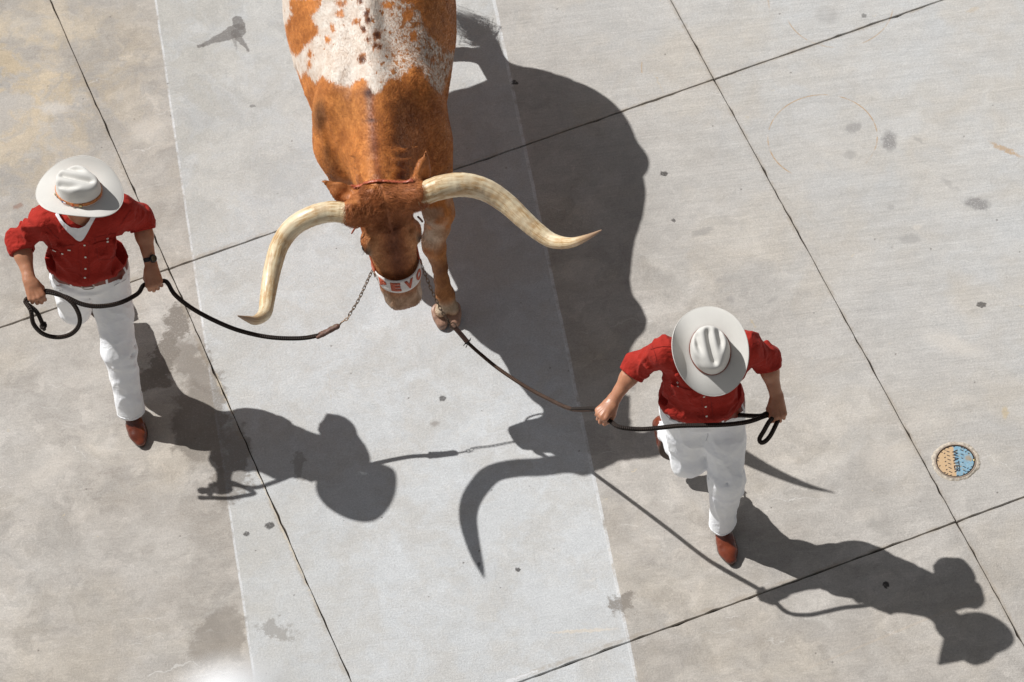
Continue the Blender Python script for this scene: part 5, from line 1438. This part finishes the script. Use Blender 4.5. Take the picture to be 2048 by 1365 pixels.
    def setattrs(me, p, dom='POINT'):
        w, tint, sp = coatfn(p)
        for nm, arr in (('white', w), ('speck', sp)):
            a = me.attributes.new(nm, 'FLOAT', dom); a.data.foreach_set('value', np.ascontiguousarray(arr, np.float32))
        a = me.attributes.new('tint', 'FLOAT_COLOR', dom); a.data.foreach_set('color', np.hstack([tint, np.ones((len(tint), 1))]).astype(np.float32).ravel())
    setattrs(body.data, v)

    # ---- fur: short strands lying back along the hide where it shows
    tri = np.vstack([f[:, [0, 1, 2]], f[:, [0, 2, 3]]]); a, b2, c = v[tri[:, 0]], v[tri[:, 1]], v[tri[:, 2]]
    nn = np.cross(b2-a, c-a); ar = np.linalg.norm(nn, axis=1)+1e-12; nn = nn/ar[:, None]
    ce = (a+b2+c)/3; vd = np.array(CAMP)-ce; vd /= np.linalg.norm(vd, axis=1)[:, None]
    x_, y_ = projn(ce[:, 0], ce[:, 1], ce[:, 2])
    vis = ((nn*vd).sum(1) > -.25) & (y_ > -60)
    wgt = ar*vis; rs = np.random.RandomState(3)
    NF = 150000
    pick = rs.choice(len(tri), NF, p=wgt/wgt.sum()); x_ = x_[pick]; r1, r2 = rs.rand(NF), rs.rand(NF); s1 = np.sqrt(r1)
    pt = a[pick]*(1-s1)[:, None]+b2[pick]*(s1*(1-r2))[:, None]+c[pick]*(s1*r2)[:, None]; nr = nn[pick]
    e = pt-hc; hdd, hll, hnn = e@hd/1.12, e@hx, e@hn
    onhead = (np.abs(hll) < .26) & (hdd > -.08) & (hdd < .7) & (hnn > -.2) & (pt[:, 1] < .45)
    flow = np.stack([(pt[:, 0]-CX)*1.2, np.full(NF, .8), np.full(NF, -.35)], 1)
    fx = (fbm(pt[:, 0]*5, pt[:, 1]*5, pt[:, 2]*5, 90, 2)-.5)*1.6; flow[:, 0] += fx
    poll = onhead & (hdd < .14)
    sw = (fbm(pt[:, 0]*16, pt[:, 1]*16, pt[:, 2]*16, 60, 2)-.5)*3
    hf_ = hd[None, :]*(1.0)+hx[None, :]*(np.sign(hll)*.35+sw*.5)[:, None]
    hp_ = hx[None, :]*(np.sign(hll)*.7+sw)[:, None]+hd[None, :]*(.7+sw*.4)[:, None]
    flow = np.where(onhead[:, None], hf_, flow); flow = np.where(poll[:, None], hp_, flow)
    legm = (pt[:, 2] < .85) & (pt[:, 1] < 1.2); flow = np.where(legm[:, None], np.array([[0, 0, -1.0]]), flow)
    flow = flow+rs.randn(NF, 3)*.22
    flow -= nr*(flow*nr).sum(1)[:, None]; flow /= np.linalg.norm(flow, axis=1)[:, None]+1e-9
    L = .010+rs.rand(NF)*.007; L = np.where(onhead, .008+rs.rand(NF)*.004, L); L = np.where(poll, .014+rs.rand(NF)*.014, L); L = np.where(legm, .009, L); ears_ = onhead & (np.abs(hll) > .0) & (pt[:, 1] > .02) & ((x_ < 0)); ex, ey = projn(pt[:, 0], pt[:, 1], pt[:, 2]); ears_ = ((ex < 722) & (ey < 408) & (ey > 350) & (pt[:, 1] < .5)) | ((ex > 835) & (ey < 372) & (ey > 300) & (pt[:, 1] < .42)); L = np.where(ears_, .006, L); poll = poll & ~ears_
    lift = np.where(poll, .34, .15)
    keep = rs.rand(NF) > -1
    p0 = pt-nr*.001; p1_ = pt+flow*(L*.5)[:, None]+nr*(L*lift*.55)[:, None]; p2_ = pt+flow*L[:, None]+nr*(L*lift*.8)[:, None]
    hcv = bpy.data.hair_curves.new('fur'); hcv.add_curves([3]*NF)
    pos = np.stack([p0, p1_, p2_], 1).reshape(-1, 3).astype(np.float32); hcv.position_data.foreach_set('vector', pos.ravel())
    rad = hcv.attributes.get('radius') or hcv.attributes.new('radius', 'FLOAT', 'POINT')
    rr = np.tile(np.array([.00055, .00045, .00012], np.float32), NF); rad.data.foreach_set('value', rr)
    setattrs(hcv, pt, 'CURVE'); hcv.materials.append(M_FUR)
    fo = bpy.data.objects.new('fur', hcv); link(fo, body); fo['kind'] = 'stuff'

    # ---- horns
    def horn(pts, rad):
        sp = spline([(*P(x, y, z), r_) for (x, y, z), r_ in zip(pts, rad)], 9); n = len(sp)
        o = tube('horn', sp[:, :3], sp[:, 3]*(1+.012*np.sin(np.arange(n)*1.9)), M_HORN, root, 28)
        s_ = np.r_[0, np.cumsum(np.linalg.norm(np.diff(sp[:, :3], axis=0), axis=1))]; s_ = s_/s_[-1]
        au = o.data.attributes.new('hu', 'FLOAT', 'POINT'); av = o.data.attributes.new('hv', 'FLOAT', 'POINT')
        au.data.foreach_set('value', np.repeat(s_, 28).astype(np.float32)); av.data.foreach_set('value', np.tile(np.abs(np.linspace(-1, 1, 28, endpoint=False)), n).astype(np.float32))
        # growth rings near the base
        me = o.data; co = np.zeros(len(me.vertices)*3, np.float32); me.vertices.foreach_get('co', co); co = co.reshape(-1, 28, 3)
        for i in range(n):
            k = 1+(.022*math.sin(i*2.4)+.012*math.sin(i*5.3))*max(0, 1-s_[i]/.30); co[i] = sp[i, :3]+(co[i]-sp[i, :3])*k
        me.vertices.foreach_set('co', co.ravel()); me.update(); subsurf(o, 1)
        return o
    horn([(712, 427, 1.35), (697, 427, 1.355), (660, 424, 1.36), (620, 434, 1.35), (584, 456, 1.30), (560, 490, 1.24), (547, 530, 1.20), (539, 570, 1.17), (534, 603, 1.165), (529, 628, 1.19), (511, 641, 1.27), (494, 638, 1.34), (475, 632, 1.41)],
         [.046, .051, .052, .051, .049, .0465, .044, .041, .037, .033, .0235, .0145, .0025])
    horn([(828, 398, 1.35), (845, 389, 1.355), (880, 376, 1.37), (925, 370, 1.36), (970, 380, 1.32), (1010, 405, 1.27), (1045, 437, 1.225), (1075, 463, 1.19), (1105, 482, 1.18), (1140, 486, 1.24), (1172, 476, 1.33), (1204, 460, 1.41)],
         [.048, .056, .060, .0595, .056, .052, .0475, .043, .037, .026, .0155, .0025])
    # ---- hooves: two toes each
    def hooves(c, fwd, sp=.030, up_=(0, 0, 1), s=1.0):
        fwd = nrm(fwd); U = nrm(np.array(up_)-fwd*(np.array(up_)@fwd)); S = np.cross(fwd, U); c = np.array(c)
        for k in (-1, 1):
            o_ = c+S*k*sp; g = lambda x, y, z: o_+fwd*x+S*y+U*z
            hfld = Field(); hfld.u(ecap(g(-.035, 0, .034), g(.035, -k*.004, .022), .034*s, .027*s, U, 1.25), 0); hfld.u(cap(g(-.02, 0, .06), g(.0, 0, .05), .031*s), .03)
            hfld.i(plane(g(0, 0, .002), -U), .004); hfld.i(plane(g(.0, 0, .062), nrm(U*.9+fwd*.28)), .010)
            hfld.sub(cap(g(.05, -k*.034, .0), g(-.03, -k*.034, .05), .012), .010)
            big('hoof', *hfld.mesh(.0042), M_HOOF, body)
    hh_ = (P(882, 637, .03)+P(907, 630, .03))/2; hh_[2] = 0
    hooves(hh_+V(0, .0, 0), V(0.06, -1, 0), .036, s=1.08)
    hooves((-.740, 1.20, .20), V(0, .35, -.85), .028, (0, -.6, -.35), s=.95)
    hooves((-.31, 2.21, 0), V(0, -1, 0)); hooves((-.73, 1.89, 0), V(0, -1, 0))
    # ---- eyes with lashes, tail tuft, tuft on the poll
    for s in (-1, 1):
        fe_ = Field().u(ell(h(s*.130, .232, -.080), (.021, .022, .019), A), 0); big('eye', *fe_.mesh(.0035), M_EYE, body)
        for k in range(9):
            a0 = h(s*.140, .218+.0035*k, -.066); tube('eyelash', [a0, a0+hx*s*.010+hn*.004+hd*.003*(k-4)*.4, a0+hx*s*.020+hd*(.010+.002*(k-4))], [.0009, .0007, .0002], M_EYE, body, 4)
    td = nrm(tail[-1]-tail[-4]); rs2 = random.Random(9); vv, ff = [], []
    shv = P(905, 24)-V(KX, KY, 0)*.40; shv[2] = .40
    mdl = (tail[-1]+shv)/2; tube('tail_core', spline([tail[-1]-td*.02, mdl, shv*.8+mdl*.2], 6), np.r_[np.linspace(.030, .042, 6), np.linspace(.040, .006, 7)], M_SWITCH, body, 12)
    for k in range(900):
        st = tail[-1]+V(rs2.gauss(0, .016), rs2.gauss(0, .016), rs2.gauss(0, .02))+td*rs2.uniform(-.10, .05); tt = rs2.uniform(.5, 1.05)
        end = st+(shv-tail[-1])*tt+V(rs2.gauss(0, .030), rs2.gauss(0, .030), rs2.gauss(0, .035)); mid = (st+end)/2+V(rs2.gauss(0, .03), rs2.gauss(0, .03), .02)
        prev = None
        for q, t_ in ((st, .0022), (mid, .0020), (end, .0004)):
            s_ = nrm(np.cross(td, [rs2.random(), .3, .8])); i0 = len(vv); vv += [q-s_*t_, q+s_*t_]
            if prev is not None: ff.append((prev, prev+1, i0+1, i0))
            prev = i0
    sw_ = mesh('tail_switch', vv, ff, M_SWITCH, body); sw_['kind'] = 'stuff'
    return dict(root=root, body=body, h=h, hd=hd, hx=hx, hn=hn, hc=hc, head=head_only, bv=bvh_of(v, f), f=b)
ST = steer()

# ---------------------------------------------------------------- halter noseband, neck strap
def halter():
    h, hx, hd, hn = ST['h'], ST['hx'], ST['hd'], ST['hn']
    root = empty('noseband', h(0, .4, -.04)); tag(root, 'white leather noseband stamped with burnt orange letters across the steer\'s nose', 'noseband')
    c0 = h(0, .400, -.085)
    tilt = -.10
    ring = []; n = 60; ra, rb = .112, .104
    def bp(a, w, off=0.0):     # a angle from the front, w across the band, standing a little off the nose
        e = hx*math.sin(a)*(ra+off)+hn*math.cos(a)*(rb+off)
        drop = .018*math.cos(a)
        flare = (1-math.cos(a))*-.035
        return c0+e+hd*(w+drop+flare)+hn*(w*-.10)
    v = []; f = []; lim = 1.42
    for i in range(n+1):
        a = -lim+2*lim*i/n; hw = .037*min(1, .58+1.3*math.cos(a)*.6)
        for j in range(7): v.append(bp(a, -hw+2*hw*j/6, .001*math.sin(j/6*math.pi)))
    for i in range(n):
        for j in range(6): f.append((i*7+j, i*7+j+1, (i+1)*7+j+1, (i+1)*7+j))
    band = mesh('band', v, f, M_NOSE, root); solid(band, .0045, 0)
    # lettering wraps round the band
    for ch, ac in (('B', -.90), ('E', -.33), ('V', .27), ('O', .88)):
        cu = bpy.data.curves.new('letter', 'FONT'); cu.body = ch; cu.size = 1; cu.extrude = .0; cu.offset = .065
        to = bpy.data.objects.new('t', cu); COL.objects.link(to); bpy.context.view_layer.update()
        me = bpy.data.meshes.new_from_object(to.evaluated_get(bpy.context.evaluated_depsgraph_get())); bpy.data.objects.remove(to)
        bm = bmesh.new(); bm.from_mesh(me); bmesh.ops.triangulate(bm, faces=bm.faces[:]); bmesh.ops.subdivide_edges(bm, edges=bm.edges[:], cuts=2, use_grid_fill=False); bmesh.ops.triangulate(bm, faces=bm.faces[:]); bm.to_mesh(me); bm.free()
        co = np.array([q.co[:] for q in me.vertices]); x0, x1, y0, y1 = co[:, 0].min(), co[:, 0].max(), co[:, 1].min(), co[:, 1].max()
        for q, cc in zip(me.vertices, co):
            u = (cc[0]-x0)/(x1-x0)-.5; t_ = (cc[1]-y0)/(y1-y0)-.5
            q.co = bp(ac+u*.43, -t_*.050, .0042)
        me.materials.clear(); me.materials.append(M_INK); me.name = 'letter'
        o = bpy.data.objects.new('letter', me); link(o, root); solid(o, .0016, 1)
    for s in (-1, 1):
        e0 = bp(s*lim, 0); e1 = h(s*.100, .33, -.17)
        tube('side_strap', spline([e0-hd*.0, (e0+e1)/2+hx*s*.008, e1], 5), .0075, M_STRAPR, root, 8)
        ringo('side_ring', bp(s*lim, -.008)+hx*s*.008, hx, .013, .0028, M_CHAIN, root)
        tube('cheek_strap', spline([bp(s*lim, -.01), h(s*.118, .26, -.135), h(s*.125, .12, -.17), h(s*.115, .02, -.20)], 6), .006, M_STRAPR, root, 6)
    # chin chain
    ch = spline([bp(-lim, 0), h(-.07, .40, -.20), h(0, .41, -.225), h(.07, .40, -.20), bp(lim, 0)], 6); tube('chin_strap', ch, .005, M_STRAPR, root, 8)
halter()
def neck_strap():
    h, hx, hd, hn = ST['h'], ST['hx'], ST['hd'], ST['hn']
    c = P(765, 372, 1.36); n_ = nrm(V(.12, 1, .34))
    root = empty('neck_strap', c); tag(root, 'narrow red brown leather strap round the steer\'s neck behind the poll', 'strap')
    lo, hi = c-V(.26, .3, .5), c+V(.26, .3, .16)
    v, f = ST['f'].mesh(.0055, lo, hi, post=lambda D, X, Y, Z: np.maximum(np.maximum(D-.010, -(D-.004)), np.maximum(np.abs((X-c[0])*n_[0]+(Y-c[1])*n_[1]+(Z-c[2])*n_[2])-.0095, np.abs(X-c[0])-.155)))
    o = big('strap', v, f, M_STRAPR, root); m = o.modifiers.new('s', 'SMOOTH'); m.iterations = 4; m.factor = .5
    a = P(710, 456, 1.20); tube('strap_end', spline([P(716, 448, 1.22), P(709, 458, 1.19), P(703, 468, 1.15)], 4), [.0045]*8+[.003], M_STRAPR, root, 6)
    tube('strap_end', spline([P(836, 434, 1.22), P(841, 439, 1.19), P(845, 444, 1.17)], 4), .0055, M_TAB, root, 6)
neck_strap()
